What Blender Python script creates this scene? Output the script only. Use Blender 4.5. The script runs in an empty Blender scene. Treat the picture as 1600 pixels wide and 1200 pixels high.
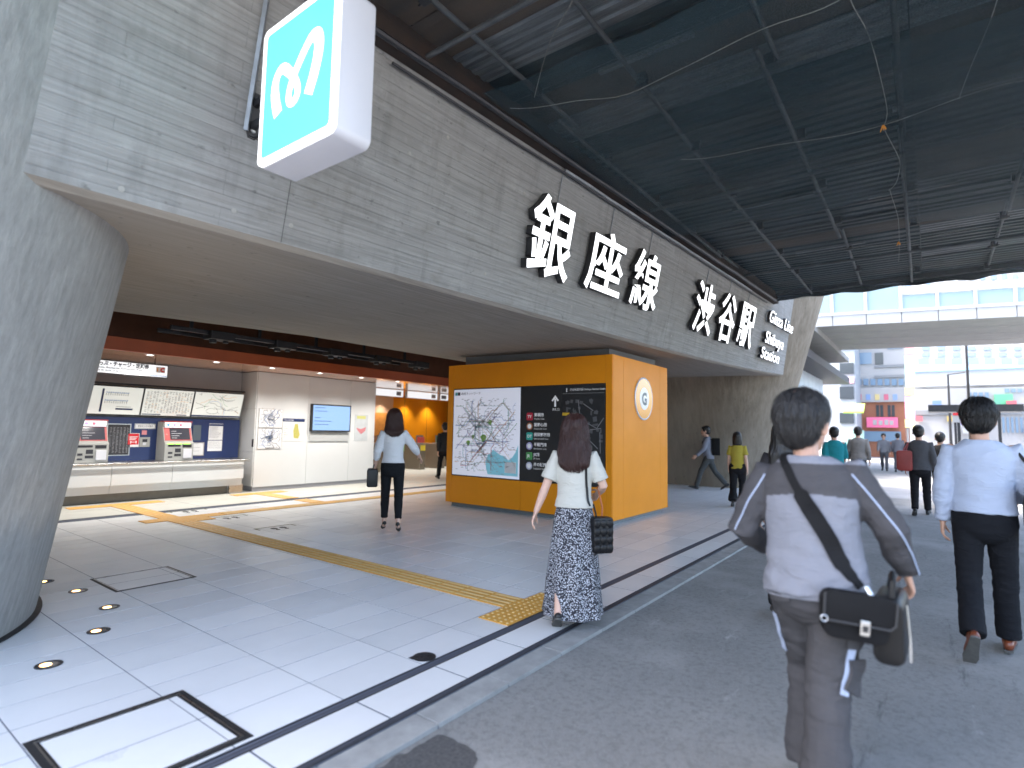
import bpy, bmesh, math, random
import numpy as np
from mathutils import Vector, Matrix, noise
from mathutils.bvhtree import BVHTree

random.seed(7)
R = math.radians
scene = bpy.context.scene
COL = scene.collection

# ------------------------------------------------------------------ camera, sky, sun, exposure
CAM_H = 1.5
YAW, PITCH, ROLL, FPX = R(36.81), R(4.78), R(1.04), 873.6
cf = Vector((math.cos(PITCH) * math.cos(YAW), math.cos(PITCH) * math.sin(YAW), math.sin(PITCH)))
cr0 = Vector((math.sin(YAW), -math.cos(YAW), 0))
cu0 = cr0.cross(cf)
cr = cr0 * math.cos(ROLL) + cu0 * math.sin(ROLL)
cu = -cr0 * math.sin(ROLL) + cu0 * math.cos(ROLL)
cam = bpy.data.cameras.new("camera")
cam.sensor_width = 36.0
cam.lens = FPX / 1600 * 36.0
cam.clip_start = 0.05
cam.clip_end = 2000
cam.dof.use_dof = True
cam.dof.focus_distance = 6.5
cam.dof.aperture_fstop = 1.0
cam_ob = bpy.data.objects.new("camera", cam)
COL.objects.link(cam_ob)
cam_ob.matrix_world = Matrix(((cr.x, cu.x, -cf.x, 0), (cr.y, cu.y, -cf.y, 0), (cr.z, cu.z, -cf.z, CAM_H), (0, 0, 0, 1)))
scene.camera = cam_ob

SUN_EL, SUN_AZ = R(62), R(118)          # azimuth of the sun measured from +X towards +Y
world = bpy.data.worlds.new("World")
scene.world = world
world.use_nodes = True
wn = world.node_tree.nodes
sky = wn.new("ShaderNodeTexSky")
sky.sky_type = 'NISHITA'
sky.sun_disc = False
sky.sun_elevation = SUN_EL
sky.sun_rotation = math.pi / 2 - SUN_AZ
sky.air_density = 1.0
sky.dust_density = 4.2
sky.ozone_density = 0.0
wn["Background"].inputs["Strength"].default_value = 0.15
world.node_tree.links.new(sky.outputs[0], wn["Background"].inputs[0])
sun = bpy.data.lights.new("sun", 'SUN')
sun.energy = 1.2
sun.angle = R(14)
sun.color = (1.0, 0.96, 0.9)
sun_ob = bpy.data.objects.new("sun", sun)
COL.objects.link(sun_ob)
sd = Vector((math.cos(SUN_EL) * math.cos(SUN_AZ), math.cos(SUN_EL) * math.sin(SUN_AZ), math.sin(SUN_EL)))
sun_ob.rotation_euler = sd.to_track_quat('Z', 'Y').to_euler()
vs = scene.view_settings
vs.view_transform = 'Standard'
vs.look = 'None'
vs.exposure = 3.1
vs.gamma = 1.0
vs.use_curve_mapping = False
scene.cycles.max_bounces = 8
scene.cycles.transparent_max_bounces = 16

# ------------------------------------------------------------------ helpers: objects and tags
def link(o, parent=None):
    COL.objects.link(o)
    if parent is not None:
        o.parent = parent
    return o

def tag(o, label=None, cat=None, group=None, kind=None):
    if label: o["label"] = label
    if cat: o["category"] = cat
    if group: o["group"] = group
    if kind: o["kind"] = kind
    return o

def empty(name, loc=(0, 0, 0), rz=0.0, label=None, cat=None, group=None):
    o = bpy.data.objects.new(name, None)
    o.location = loc
    o.rotation_euler = (0, 0, rz)
    o.empty_display_size = 0.1
    link(o)
    return tag(o, label, cat, group)

class MB:
    """collects shapes for ONE mesh object"""
    def __init__(self):
        self.v = []; self.f = []; self.m = []; self.mi = 0
    def add(self, vs_, fs_):
        n = len(self.v)
        self.v += [tuple(p) for p in vs_]
        for f in fs_:
            self.f.append(tuple(i + n for i in f)); self.m.append(self.mi)
        return self
    def box(self, a, b, M=None):
        (x0, y0, z0), (x1, y1, z1) = a, b
        vs_ = [Vector(p) for p in ((x0,y0,z0),(x1,y0,z0),(x1,y1,z0),(x0,y1,z0),(x0,y0,z1),(x1,y0,z1),(x1,y1,z1),(x0,y1,z1))]
        if M is not None: vs_ = [M @ p for p in vs_]
        return self.add(vs_, ((3,2,1,0),(4,5,6,7),(0,1,5,4),(1,2,6,5),(2,3,7,6),(3,0,4,7)))
    def cbox(self, c, s, M=None):
        return self.box([c[i] - s[i] / 2 for i in range(3)], [c[i] + s[i] / 2 for i in range(3)], M)
    def quad(self, a, b, c, d):
        return self.add((a, b, c, d), ((0, 1, 2, 3),))
    def prism(self, poly, fn0, fn1):
        """poly: 2-D outline; fn0/fn1 map (u,v) to 3-D for the two ends"""
        n = len(poly)
        vs_ = [fn0(*p) for p in poly] + [fn1(*p) for p in poly]
        fs_ = [tuple(range(n - 1, -1, -1)), tuple(range(n, 2 * n))]
        fs_ += [(i, (i + 1) % n, (i + 1) % n + n, i + n) for i in range(n)]
        return self.add(vs_, fs_)
    def tube(self, pts, r, seg=8, cap=True):
        pts = [Vector(p) for p in pts]
        rr = r if isinstance(r, (list, tuple)) else [r] * len(pts)
        rings = []
        up = None
        for i, p in enumerate(pts):
            t = (pts[min(i + 1, len(pts) - 1)] - pts[max(i - 1, 0)])
            if t.length < 1e-9: t = Vector((0, 0, 1))
            t.normalize()
            if up is None:
                up = Vector((0, 0, 1)) if abs(t.z) < 0.9 else Vector((1, 0, 0))
            s = t.cross(up)
            if s.length < 1e-5: s = t.orthogonal()
            s.normalize(); up = s.cross(t).normalized()
            rings.append([p + (s * math.cos(2 * math.pi * k / seg) + up * math.sin(2 * math.pi * k / seg)) * rr[i] for k in range(seg)])
        n = len(pts)
        vs_ = [q for ring in rings for q in ring]
        fs_ = [(i * seg + k, i * seg + (k + 1) % seg, (i + 1) * seg + (k + 1) % seg, (i + 1) * seg + k) for i in range(n - 1) for k in range(seg)]
        if cap:
            fs_ += [tuple(range(seg - 1, -1, -1)), tuple((n - 1) * seg + k for k in range(seg))]
        return self.add(vs_, fs_)
    def lathe(self, prof, seg=24, c=(0, 0, 0), axis='z', cap=True):
        vs_ = []
        for (r_, h) in prof:
            for k in range(seg):
                a = 2 * math.pi * k / seg
                p = (r_ * math.cos(a), r_ * math.sin(a), h)
                if axis == 'x': p = (h, p[0], p[1])
                if axis == 'y': p = (p[1], h, p[0])
                vs_.append((p[0] + c[0], p[1] + c[1], p[2] + c[2]))
        n = len(prof)
        fs_ = [(i * seg + k, i * seg + (k + 1) % seg, (i + 1) * seg + (k + 1) % seg, (i + 1) * seg + k) for i in range(n - 1) for k in range(seg)]
        if cap:
            fs_ += [tuple(range(seg - 1, -1, -1)), tuple((n - 1) * seg + k for k in range(seg))]
        return self.add(vs_, fs_)
    def mesh(self, name):
        me = bpy.data.meshes.new(name)
        me.from_pydata(self.v, [], self.f)
        me.update()
        return me
    def build(self, name, mat, parent=None, smooth=False, bevel=0.0, loc=None, M=None):
        me = self.mesh(name)
        mats = mat if isinstance(mat, (list, tuple)) else [mat]
        for m_ in mats: me.materials.append(m_)
        if len(mats) > 1: me.polygons.foreach_set("material_index", self.m)
        bm = bmesh.new(); bm.from_mesh(me)
        bmesh.ops.recalc_face_normals(bm, faces=bm.faces)
        if bevel > 0:
            es = [e for e in bm.edges if len(e.link_faces) == 2 and e.calc_face_angle(0) > 0.6]
            bmesh.ops.bevel(bm, geom=es, offset=bevel, segments=2, profile=0.6, affect='EDGES', clamp_overlap=True)
        bm.to_mesh(me); bm.free()
        if smooth:
            me.polygons.foreach_set("use_smooth", [True] * len(me.polygons))
            try: me.set_sharp_from_angle(angle=R(40))
            except Exception: pass
        o = bpy.data.objects.new(name, me)
        if loc is not None: o.location = loc
        if M is not None: o.matrix_local = M
        return link(o, parent)

def inst(src, loc, parent=None, name=None, rot=None):
    o = src.copy()
    if name: o.name = name
    o.location = loc
    if rot: o.rotation_euler = rot
    COL.objects.link(o)
    o.parent = parent
    return o

def rounded(w, h, r, n=5):
    """rounded-rectangle outline centred on 0"""
    out = []
    for cx, cy, a0 in ((w/2 - r, h/2 - r, 0), (-w/2 + r, h/2 - r, 90), (-w/2 + r, -h/2 + r, 180), (w/2 - r, -h/2 + r, 270)):
        for k in range(n + 1):
            a = R(a0 + 90 * k / n)
            out.append((cx + r * math.cos(a), cy + r * math.sin(a)))
    return out

# ------------------------------------------------------------------ helpers: materials
MATS = {}
def mat(name, col, rough=0.6, metal=0.0, var=0.0, vscale=6.0, vcol=None, bump=0.0, bscale=60.0, crease=0.0, emit=None, estr=0.0, alpha=1.0, trans=0.0, coat=0.0, spec=0.5, stretch=(1, 1, 1), sheen=0.0, world=False):
    if name in MATS: return MATS[name]
    m = bpy.data.materials.new(name)
    m.use_nodes = True
    nt = m.node_tree; N = nt.nodes; L = nt.links
    b = N["Principled BSDF"]
    b.inputs["Base Color"].default_value = (*col, 1)
    b.inputs["Roughness"].default_value = rough
    b.inputs["Metallic"].default_value = metal
    b.inputs["Specular IOR Level"].default_value = spec
    b.inputs["Alpha"].default_value = alpha
    b.inputs["Transmission Weight"].default_value = trans
    b.inputs["Coat Weight"].default_value = coat
    b.inputs["Sheen Weight"].default_value = sheen
    if emit:
        b.inputs["Emission Color"].default_value = (*emit, 1)
        b.inputs["Emission Strength"].default_value = estr * 0.66
    if var > 0 or bump > 0 or crease > 0:
        tc = N.new("ShaderNodeTexCoord")
        mp = N.new("ShaderNodeMapping"); mp.inputs["Scale"].default_value = stretch
        L.new(N.new("ShaderNodeNewGeometry").outputs["Position"] if world else tc.outputs["Object"], mp.inputs[0])
    if var > 0:
        nz = N.new("ShaderNodeTexNoise"); nz.inputs["Scale"].default_value = vscale; nz.inputs["Detail"].default_value = 6; nz.inputs["Roughness"].default_value = 0.6
        L.new(mp.outputs[0], nz.inputs["Vector"])
        rp = N.new("ShaderNodeMapRange"); rp.inputs["From Min"].default_value = 0.3; rp.inputs["From Max"].default_value = 0.7
        L.new(nz.outputs["Fac"], rp.inputs["Value"])
        mx = N.new("ShaderNodeMix"); mx.data_type = 'RGBA'
        c2 = vcol if vcol else tuple(c * (1 - var) for c in col)
        mx.inputs["A"].default_value = (*col, 1); mx.inputs["B"].default_value = (*c2, 1)
        L.new(rp.outputs[0], mx.inputs["Factor"])
        L.new(mx.outputs["Result"], b.inputs["Base Color"])
        rr = N.new("ShaderNodeMapRange"); rr.inputs["To Min"].default_value = max(0.02, rough - 0.08); rr.inputs["To Max"].default_value = min(1, rough + 0.1)
        L.new(nz.outputs["Fac"], rr.inputs["Value"]); L.new(rr.outputs[0], b.inputs["Roughness"])
    if bump > 0:
        n2 = N.new("ShaderNodeTexNoise"); n2.inputs["Scale"].default_value = bscale; n2.inputs["Detail"].default_value = 4
        L.new(mp.outputs[0], n2.inputs["Vector"])
        bp = N.new("ShaderNodeBump"); bp.inputs["Strength"].default_value = 0.6; bp.inputs["Distance"].default_value = bump
        L.new(n2.outputs["Fac"], bp.inputs["Height"]); L.new(bp.outputs[0], b.inputs["Normal"])
        if crease > 0:
            m2_ = N.new("ShaderNodeMapping"); m2_.inputs["Scale"].default_value = (1.0, 1.0, 2.1); m2_.inputs["Rotation"].default_value = (0.25, 0.2, 0); L.new(tc.outputs["Object"], m2_.inputs[0])
            n3 = N.new("ShaderNodeTexNoise"); n3.inputs["Scale"].default_value = 11; n3.inputs["Detail"].default_value = 3; n3.inputs["Distortion"].default_value = 1.2
            try: n3.noise_type = 'RIDGED_MULTIFRACTAL'
            except Exception: pass
            L.new(m2_.outputs[0], n3.inputs["Vector"])
            b3_ = N.new("ShaderNodeBump"); b3_.inputs["Strength"].default_value = 0.55; b3_.inputs["Distance"].default_value = crease
            L.new(n3.outputs["Fac"], b3_.inputs["Height"]); L.new(b3_.outputs[0], bp.inputs["Normal"])
    MATS[name] = m
    return m

def concrete(name, base, dark, grain, boards=None, brown=(0.30, 0.265, 0.215), warm=0.25, spot=0.6, stain=0.55, drips=0.0):
    """board-marked concrete: grain = noise scale vector (streaks), boards = board height in m along z (None: no board joints)"""
    m = bpy.data.materials.new(name); m.use_nodes = True
    nt = m.node_tree; N = nt.nodes; L = nt.links; b = N["Principled BSDF"]
    b.inputs["Roughness"].default_value = 0.82; b.inputs["Specular IOR Level"].default_value = 0.3
    tc = N.new("ShaderNodeTexCoord")
    def nz(scale, detail, vec, rough=0.6):
        mp = N.new("ShaderNodeMapping"); mp.inputs["Scale"].default_value = vec; L.new(tc.outputs["Object"], mp.inputs[0])
        n = N.new("ShaderNodeTexNoise"); n.inputs["Scale"].default_value = scale; n.inputs["Detail"].default_value = detail; n.inputs["Roughness"].default_value = rough
        L.new(mp.outputs[0], n.inputs["Vector"]); return n
    def rng(sock, a, c, t0=0.0, t1=1.0):
        r = N.new("ShaderNodeMapRange"); r.inputs["From Min"].default_value = a; r.inputs["From Max"].default_value = c
        r.inputs["To Min"].default_value = t0; r.inputs["To Max"].default_value = t1; L.new(sock, r.inputs["Value"]); return r.outputs[0]
    def mix(fac, a, c):
        x = N.new("ShaderNodeMix"); x.data_type = 'RGBA'; L.new(fac, x.inputs["Factor"])
        for s, v in (("A", a), ("B", c)):
            if isinstance(v, tuple): x.inputs[s].default_value = (*v, 1)
            else: L.new(v, x.inputs[s])
        return x.outputs["Result"]
    def mul(a, k):
        x = N.new("ShaderNodeMath"); x.operation = 'MULTIPLY'; L.new(a, x.inputs[0])
        if isinstance(k, float): x.inputs[1].default_value = k
        else: L.new(k, x.inputs[1])
        return x.outputs[0]
    streak = nz(1.0, 7, grain, 0.7); blotch = nz(0.9, 6, (1, 1, 1), 0.65); spots = nz(9, 3, tuple(0.35 + 0.65 * (1 if g < 5 else 1.6) for g in grain)); big = nz(0.35, 3, (1, 1, 1))
    c = mix(rng(streak.outputs["Fac"], 0.36, 0.66), dark, base)
    c = mix(mul(rng(blotch.outputs["Fac"], 0.42, 0.70), stain), c, tuple(k * 0.72 for k in base))
    c = mix(mul(rng(big.outputs["Fac"], 0.42, 0.68), warm), c, brown)
    c = mix(mul(rng(spots.outputs["Fac"], 0.66, 0.74), spot), c, tuple(k * 0.45 for k in dark))
    if drips:
        dn = nz(1.0, 5, (5.0, 5.0, 0.45), 0.7); sp2 = nz(2.6, 6, (1.0, 1.0, 1.6), 0.7)
        c = mix(mul(rng(dn.outputs["Fac"], 0.50, 0.72), drips), c, tuple(k * 0.62 for k in dark))
        c = mix(mul(rng(sp2.outputs["Fac"], 0.56, 0.70), drips), c, (dark[0] * 0.78, dark[1] * 0.74, dark[2] * 0.66))
        c = mix(mul(rng(sp2.outputs["Fac"], 0.44, 0.32), drips * 0.8), c, tuple(min(1, k * 1.22) for k in base))
    h = streak.outputs["Fac"]
    if boards:
        sx = N.new("ShaderNodeSeparateXYZ"); L.new(tc.outputs["Object"], sx.inputs[0])
        cx = N.new("ShaderNodeCombineXYZ"); L.new(sx.outputs[0], cx.inputs[0])
        L.new(sx.outputs[2], cx.inputs[1])
        br = N.new("ShaderNodeTexBrick")
        br.inputs["Scale"].default_value = 1.0; br.inputs["Mortar Size"].default_value = 0.0028; br.inputs["Mortar Smooth"].default_value = 0.35
        br.inputs["Brick Width"].default_value = 1.85; br.inputs["Row Height"].default_value = boards; br.offset = 0.37; br.offset_frequency = 3
        br.inputs["Color1"].default_value = (0.90, 0.90, 0.90, 1); br.inputs["Color2"].default_value = (1.04, 1.04, 1.04, 1); br.inputs["Mortar"].default_value = (0.74, 0.74, 0.74, 1)
        L.new(cx.outputs[0], br.inputs["Vector"])
        mm = N.new("ShaderNodeMix"); mm.data_type = 'RGBA'; mm.blend_type = 'MULTIPLY'; mm.inputs["Factor"].default_value = 0.28
        L.new(c, mm.inputs["A"]); L.new(br.outputs["Color"], mm.inputs["B"]); c = mm.outputs["Result"]
        ad = N.new("ShaderNodeMath"); ad.operation = 'SUBTRACT'; L.new(h, ad.inputs[0]); L.new(mul(br.outputs["Fac"], 0.9), ad.inputs[1]); h = ad.outputs[0]
    L.new(c, b.inputs["Base Color"])
    bp = N.new("ShaderNodeBump"); bp.inputs["Strength"].default_value = 0.7; bp.inputs["Distance"].default_value = 0.012
    L.new(h, bp.inputs["Height"]); L.new(bp.outputs[0], b.inputs["Normal"])
    return m

M_CON_H = concrete("board_marked_concrete", (0.335, 0.335, 0.325), (0.22, 0.22, 0.213), (1.1, 1.1, 38.0), boards=0.085, stain=0.6, warm=0.15, drips=0.42)
M_CON_S = concrete("soffit_concrete", (0.31, 0.285, 0.255), (0.20, 0.18, 0.155), (1.0, 24.0, 1.0), warm=0.5)
M_CON_V = concrete("pier_concrete", (0.34, 0.34, 0.33), (0.235, 0.235, 0.23), (22.0, 22.0, 0.5), spot=0.15, stain=0.25, warm=0.12, drips=0.25)
M_CON_P = concrete("far_pier_concrete", (0.24, 0.205, 0.16), (0.14, 0.118, 0.088), (9.0, 9.0, 0.8), warm=0.6)
M_TILE = mat("floor_tile", (0.715, 0.72, 0.72), 0.33, var=0.10, vscale=1.6, world=True)
M_TILE2 = mat("floor_tile_worn", (0.685, 0.69, 0.69), 0.37, var=0.12, vscale=2.1, world=True)
M_TILE3 = mat("floor_tile_pale", (0.745, 0.75, 0.748), 0.31, var=0.08, vscale=1.3, world=True)
M_CREAM = mat("cream_stone_floor", (0.60, 0.595, 0.54), 0.35, var=0.12, vscale=3)
M_GROUT = mat("grout", (0.10, 0.11, 0.14), 0.9, spec=.1)
M_BLACK = mat("black_rubber", (0.018, 0.018, 0.02), 0.55, var=0.3, vscale=20)
M_DARKMETAL = mat("dark_metal", (0.05, 0.05, 0.055), 0.4, metal=0.6, var=0.3, vscale=8)
M_STEEL = mat("stainless_steel", (0.55, 0.55, 0.55), 0.28, metal=1.0, var=0.15, vscale=10)
M_GALV = mat("galvanised_tube", (0.30, 0.32, 0.34), 0.5, metal=0.5, var=0.35, vscale=5)
M_WHITE = mat("white_panel", (0.66, 0.67, 0.67), 0.35, var=0.05, vscale=1.5)
M_WHITEP = mat("white_plastic", (0.62, 0.62, 0.66), 0.4, var=0.05, vscale=3)
M_ORANGE = mat("orange_panel", (0.80, 0.28, 0.008), 0.42, var=0.12, vscale=1.2, coat=0.0, spec=0.28)
M_ORANGE_D = mat("orange_fascia", (0.42, 0.085, 0.02), 0.45, var=0.2, vscale=2)
M_SALMON = mat("salmon_gloss_ceiling", (0.62, 0.33, 0.20), 0.08, spec=0.7)
M_BROWN = mat("brown_panel", (0.16, 0.055, 0.02), 0.6, var=0.3, vscale=3)
M_GREYP = mat("grey_painted_steel", (0.17, 0.19, 0.20), 0.5, var=0.15, vscale=4)
M_NAVY = mat("navy_panel", (0.018, 0.035, 0.12), 0.35, var=0.1, vscale=3)
M_PAPER = mat("paper", (0.74, 0.74, 0.74), 0.6, var=0.04, vscale=8)
M_INK = mat("printed_ink", (0.03, 0.03, 0.04), 0.6)
M_GREYINK = mat("printed_grey", (0.28, 0.28, 0.30), 0.6)
M_REDINK = mat("printed_red", (0.6, 0.02, 0.03), 0.5)
M_BLUEINK = mat("printed_blue", (0.03, 0.16, 0.55), 0.5)
M_GLASSY = mat("black_glass", (0.012, 0.012, 0.014), 0.08)

def mat_asphalt():
    m = bpy.data.materials.new("asphalt"); m.use_nodes = True
    nt = m.node_tree; N = nt.nodes; L = nt.links; b = N["Principled BSDF"]
    tc = N.new("ShaderNodeTexCoord")
    def nz(s, d, r=0.6, vec=(1, 1, 1)):
        mp = N.new("ShaderNodeMapping"); mp.inputs["Scale"].default_value = vec; L.new(tc.outputs["Object"], mp.inputs[0])
        n = N.new("ShaderNodeTexNoise"); n.inputs["Scale"].default_value = s; n.inputs["Detail"].default_value = d; n.inputs["Roughness"].default_value = r
        L.new(mp.outputs[0], n.inputs["Vector"]); return n.outputs["Fac"]
    def rng(sock, a, c):
        r = N.new("ShaderNodeMapRange"); r.inputs["From Min"].default_value = a; r.inputs["From Max"].default_value = c; L.new(sock, r.inputs["Value"]); return r.outputs[0]
    def mix(fac, a, c):
        x = N.new("ShaderNodeMix"); x.data_type = 'RGBA'; L.new(fac, x.inputs["Factor"])
        for s, v in (("A", a), ("B", c)):
            if isinstance(v, tuple): x.inputs[s].default_value = (*v, 1)
            else: L.new(v, x.inputs[s])
        return x.outputs["Result"]
    c = mix(rng(nz(1.1, 7, 0.7), 0.35, 0.68), (0.192, 0.19, 0.183), (0.265, 0.262, 0.252))
    c = mix(rng(nz(70, 3, 0.7), 0.42, 0.62), c, (0.23, 0.233, 0.23))
    c = mix(rng(nz(26, 5, 0.75), 0.48, 0.66), c, (0.168, 0.167, 0.162))
    c = mix(rng(nz(0.55, 4, 0.6), 0.5, 0.7), c, (0.30, 0.298, 0.288))
    vo = N.new("ShaderNodeTexVoronoi"); vo.inputs["Scale"].default_value = 60; L.new(tc.outputs["Object"], vo.inputs["Vector"])
    c = mix(rng(vo.outputs["Distance"], 0.12, 0.05), c, (0.42, 0.42, 0.41))
    c = mix(rng(nz(3.2, 5, 0.75, (0.5, 1.6, 1)), 0.63, 0.72), c, (0.31, 0.31, 0.30))
    c = mix(rng(nz(2.3, 8, 0.8, (0.25, 2.2, 1)), 0.60, 0.70), c, (0.10, 0.10, 0.102))
    L.new(c, b.inputs["Base Color"]); b.inputs["Roughness"].default_value = 0.92; b.inputs["Specular IOR Level"].default_value = 0.2
    bp = N.new("ShaderNodeBump"); bp.inputs["Strength"].default_value = 0.9; bp.inputs["Distance"].default_value = 0.008
    L.new(nz(85, 4, 0.7), bp.inputs["Height"]); L.new(bp.outputs[0], b.inputs["Normal"])
    return m
M_ASPHALT = mat_asphalt()
M_PATCH = mat("asphalt_patch", (0.035, 0.035, 0.037), 0.75, var=0.6, vscale=55, vcol=(0.10, 0.10, 0.10), bump=0.006, bscale=80)
M_KERB = mat("kerb_concrete", (0.31, 0.315, 0.31), 0.85, var=0.3, vscale=7, bump=0.003, bscale=70)
M_TACT = mat("tactile_yellow", (0.74, 0.37, 0.06), 0.6, var=0.2, vscale=6)
M_TACT_D = mat("tactile_dot", (0.70, 0.47, 0.20), 0.55, var=0.12, vscale=8)

SCRATCH = bpy.data.scenes.new("scratch")       # small side scene so that modifiers and text evaluate quickly
def evaluated_mesh(o):
    SCRATCH.collection.objects.link(o)
    vl = SCRATCH.view_layers[0]; vl.update()
    me = bpy.data.meshes.new_from_object(o.evaluated_get(vl.depsgraph))
    return me

# ------------------------------------------------------------------ lettering
def text_mesh(txt, size, bold=0.0, align='LEFT', extrude=0.0):
    c = bpy.data.curves.new("text", 'FONT')
    c.body = txt; c.size = size; c.align_x = align; c.offset = bold; c.extrude = extrude; c.resolution_u = 3
    o = bpy.data.objects.new("text", c)
    me = evaluated_mesh(o)
    bpy.data.objects.remove(o); bpy.data.curves.remove(c)
    return me

def text_obj(name, txt, size, M, material, parent=None, bold=0.0, align='LEFT', extrude=0.0, fit=None):
    """M places the text's x (reading) / y (up) / z (towards reader) axes; fit=(w,h) scales to a box whose lower-left is the origin"""
    me = text_mesh(txt, size, bold, align, extrude)
    if fit:
        co = np.empty(len(me.vertices) * 3); me.vertices.foreach_get("co", co); co = co.reshape(-1, 3)
        lo, hi = co.min(0), co.max(0)
        co[:, 0] = (co[:, 0] - lo[0]) * fit[0] / (hi[0] - lo[0])
        co[:, 1] = (co[:, 1] - lo[1]) * fit[1] / (hi[1] - lo[1])
        me.vertices.foreach_set("co", co.ravel()); me.update()
    me.materials.clear(); me.materials.append(material)
    o = bpy.data.objects.new(name, me); o.matrix_local = M
    return link(o, parent)

def frame(origin, xdir, ydir):
    x = Vector(xdir).normalized(); y = Vector(ydir).normalized(); z = x.cross(y).normalized(); y = z.cross(x)
    return Matrix(((x.x, y.x, z.x, origin[0]), (x.y, y.y, z.y, origin[1]), (x.z, y.z, z.z, origin[2]), (0, 0, 0, 1)))

def catmull(P, n=8):
    out = []
    for i in range(len(P) - 1):
        p0, p1, p2, p3 = P[max(i - 1, 0)], P[i], P[i + 1], P[min(i + 2, len(P) - 1)]
        for k in range(n):
            t_ = k / n
            out.append(tuple(0.5 * (2 * p1[a] + (p2[a] - p0[a]) * t_ + (2 * p0[a] - 5 * p1[a] + 4 * p2[a] - p3[a]) * t_ ** 2 + (3 * p1[a] - p0[a] - 3 * p2[a] + p3[a]) * t_ ** 3) for a in range(2)))
    out.append(P[-1]); return out

# ================================================================== SETTING: ground, kerb, station floor
g = MB()
g.quad((-60, -260, -0.03), (400, -260, -0.03), (400, 260, -0.03), (-60, 260, -0.03))
ground = tag(g.build("ground", M_ASPHALT), kind="structure")
g = MB()
g.add([(x_ + .03 * noise.noise((x_ * 14, y_ * 14, 1)), y_ + .03 * noise.noise((x_ * 14, y_ * 14, 5)), 0) for x_, y_ in catmull([(1.50, 2.04), (1.75, 2.045), (2.0, 2.05), (2.15, 2.03), (2.16, 1.90), (2.13, 1.74), (1.98, 1.72), (1.8, 1.70), (1.6, 1.68), (1.45, 1.85), (1.50, 2.04)], 8)[:-1]], [tuple(range(80))])
g.build("asphalt_patch", M_PATCH, parent=ground, loc=(0, 0, -0.026))

random.seed(21)
COL_W, ROW_H, X0, Y0 = 0.605, 0.327, 1.444, 2.66
f = MB(); f.box((-2.6, 2.25, -0.3), (17.0, 10.74, -0.0016))
floor = tag(f.build("station_floor", M_GROUT), kind="structure")
gap = 0.0035
t = MB(); t.box((gap, gap, -0.02), (COL_W - gap, ROW_H - gap, 0.0))
tile0 = t.build("tile", M_TILE, parent=floor)
tms = [tile0.data]
for m_ in (M_TILE2, M_TILE3):
    d = tile0.data.copy(); d.materials.clear(); d.materials.append(m_); tms.append(d)
bpy.data.objects.remove(tile0)
cells = []
for i in range(-6, 26):
    for j in range(0, 25):
        x, y = X0 + i * COL_W, Y0 + j * ROW_H
        if y + ROW_H > 10.76: continue
        v = Vector((x + COL_W / 2, y + ROW_H / 2, -CAM_H))
        z = v.dot(cf)
        if z < 0.3: w = 1e9
        else:
            px, py = 800 + FPX * v.dot(cr) / z, 600 - FPX * v.dot(cu) / z
            inside = -60 < px < 1660 and -60 < py < 1260
            hidden = (x < 1.1 and y > 5.0 and (x + .3 - .35) ** 2 + (y - 6.0) ** 2 < 1.0) or (8.3 < x < 10 and 4.2 < y < 7.4)
            w = v.length if inside and not hidden else 1e6 + v.length
        cells.append((w, x, y))
cells.sort()
for k, (w, x, y) in enumerate(cells[:300]):
    o = bpy.data.objects.new("tile", random.choice([tms[0], tms[0], tms[1], tms[2]]))
    o.location = (x, y, random.uniform(-0.0003, 0.0003)); link(o, floor)
t = MB()
for (w, x, y) in cells[300:]:
    t.box((x + gap, y + gap, -0.02), (x + COL_W - gap, y + ROW_H - gap, random.uniform(-0.0003, 0.0003)))
tag(t.build("distant_tiles", M_TILE, parent=floor), kind="stuff")
# threshold strip of larger tiles, the two slot drains and the kerb stones
for i in range(-6, 26):
    x = 1.472 + i * COL_W
    MB().box((x + 0.006, 2.305, -0.02), (x + COL_W - 0.006, 2.575, 0.0)).build("threshold_tile", random.choice([M_TILE, M_TILE2, M_TILE3]), parent=floor)
for k, (ya, yb) in enumerate(((2.578, 2.656), (2.252, 2.302))):
    s = MB()
    s.box((-2.6, ya, -0.05), (17, ya + 0.012, 0.001)); s.box((-2.6, yb - 0.012, -0.05), (17, yb, 0.001))
    s.box((-2.6, (ya + yb) / 2 - 0.004, -0.05), (17, (ya + yb) / 2 + 0.004, -0.001))
    s.box((-2.6, ya + .012, -0.05), (17, yb - .012, -0.012))
    s.build("slot_drain", M_DARKMETAL if k == 0 else M_BLACK, parent=floor)
kerb = tag(MB().box((-2.6, 2.08, -0.3), (17, 2.25, -0.02)).build("kerb", M_GROUT), kind="structure")
x = -2.6
while x < 17:
    L_ = 0.6
    MB().box((x + 0.004, 2.078, -0.1), (x + L_ - 0.004, 2.248, -0.006 + random.uniform(-.002, .002))).build("kerb_stone", M_KERB, parent=kerb, bevel=0.004)
    x += L_
hall = MB(); hall.box((-2.6, 10.80, -0.3), (30, 24, 0.0))
hall_floor = tag(hall.build("hall_floor", M_CREAM), kind="structure")
s = MB(); s.box((-2.6, 10.742, -0.05), (17, 10.798, -0.002)); s.build("shutter_channel", M_BLACK, parent=hall_floor)
for k in range(9):
    for y in (11.6,):
        MB().box((2.6 + k * 1.2, 10.81, 0.0), (2.606 + k * 1.2, 12.4, 0.0006)).build("floor_joint", M_GREYINK, parent=hall_floor)
MB().box((-2.6, 11.62, 0.0), (14, 11.625, 0.0006)).build("floor_joint", M_GREYINK, parent=hall_floor)
# ground beyond the portal: pale paving in the open
pv = MB(); pv.quad((17.2, -30, -0.022), (120, -30, -0.022), (120, 12, -0.022), (17.2, 12, -0.022))
tag(pv.build("plaza_paving", mat("plaza_paving", (0.30, 0.30, 0.30), 0.8, var=0.3, vscale=1.2)), kind="structure")

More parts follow.
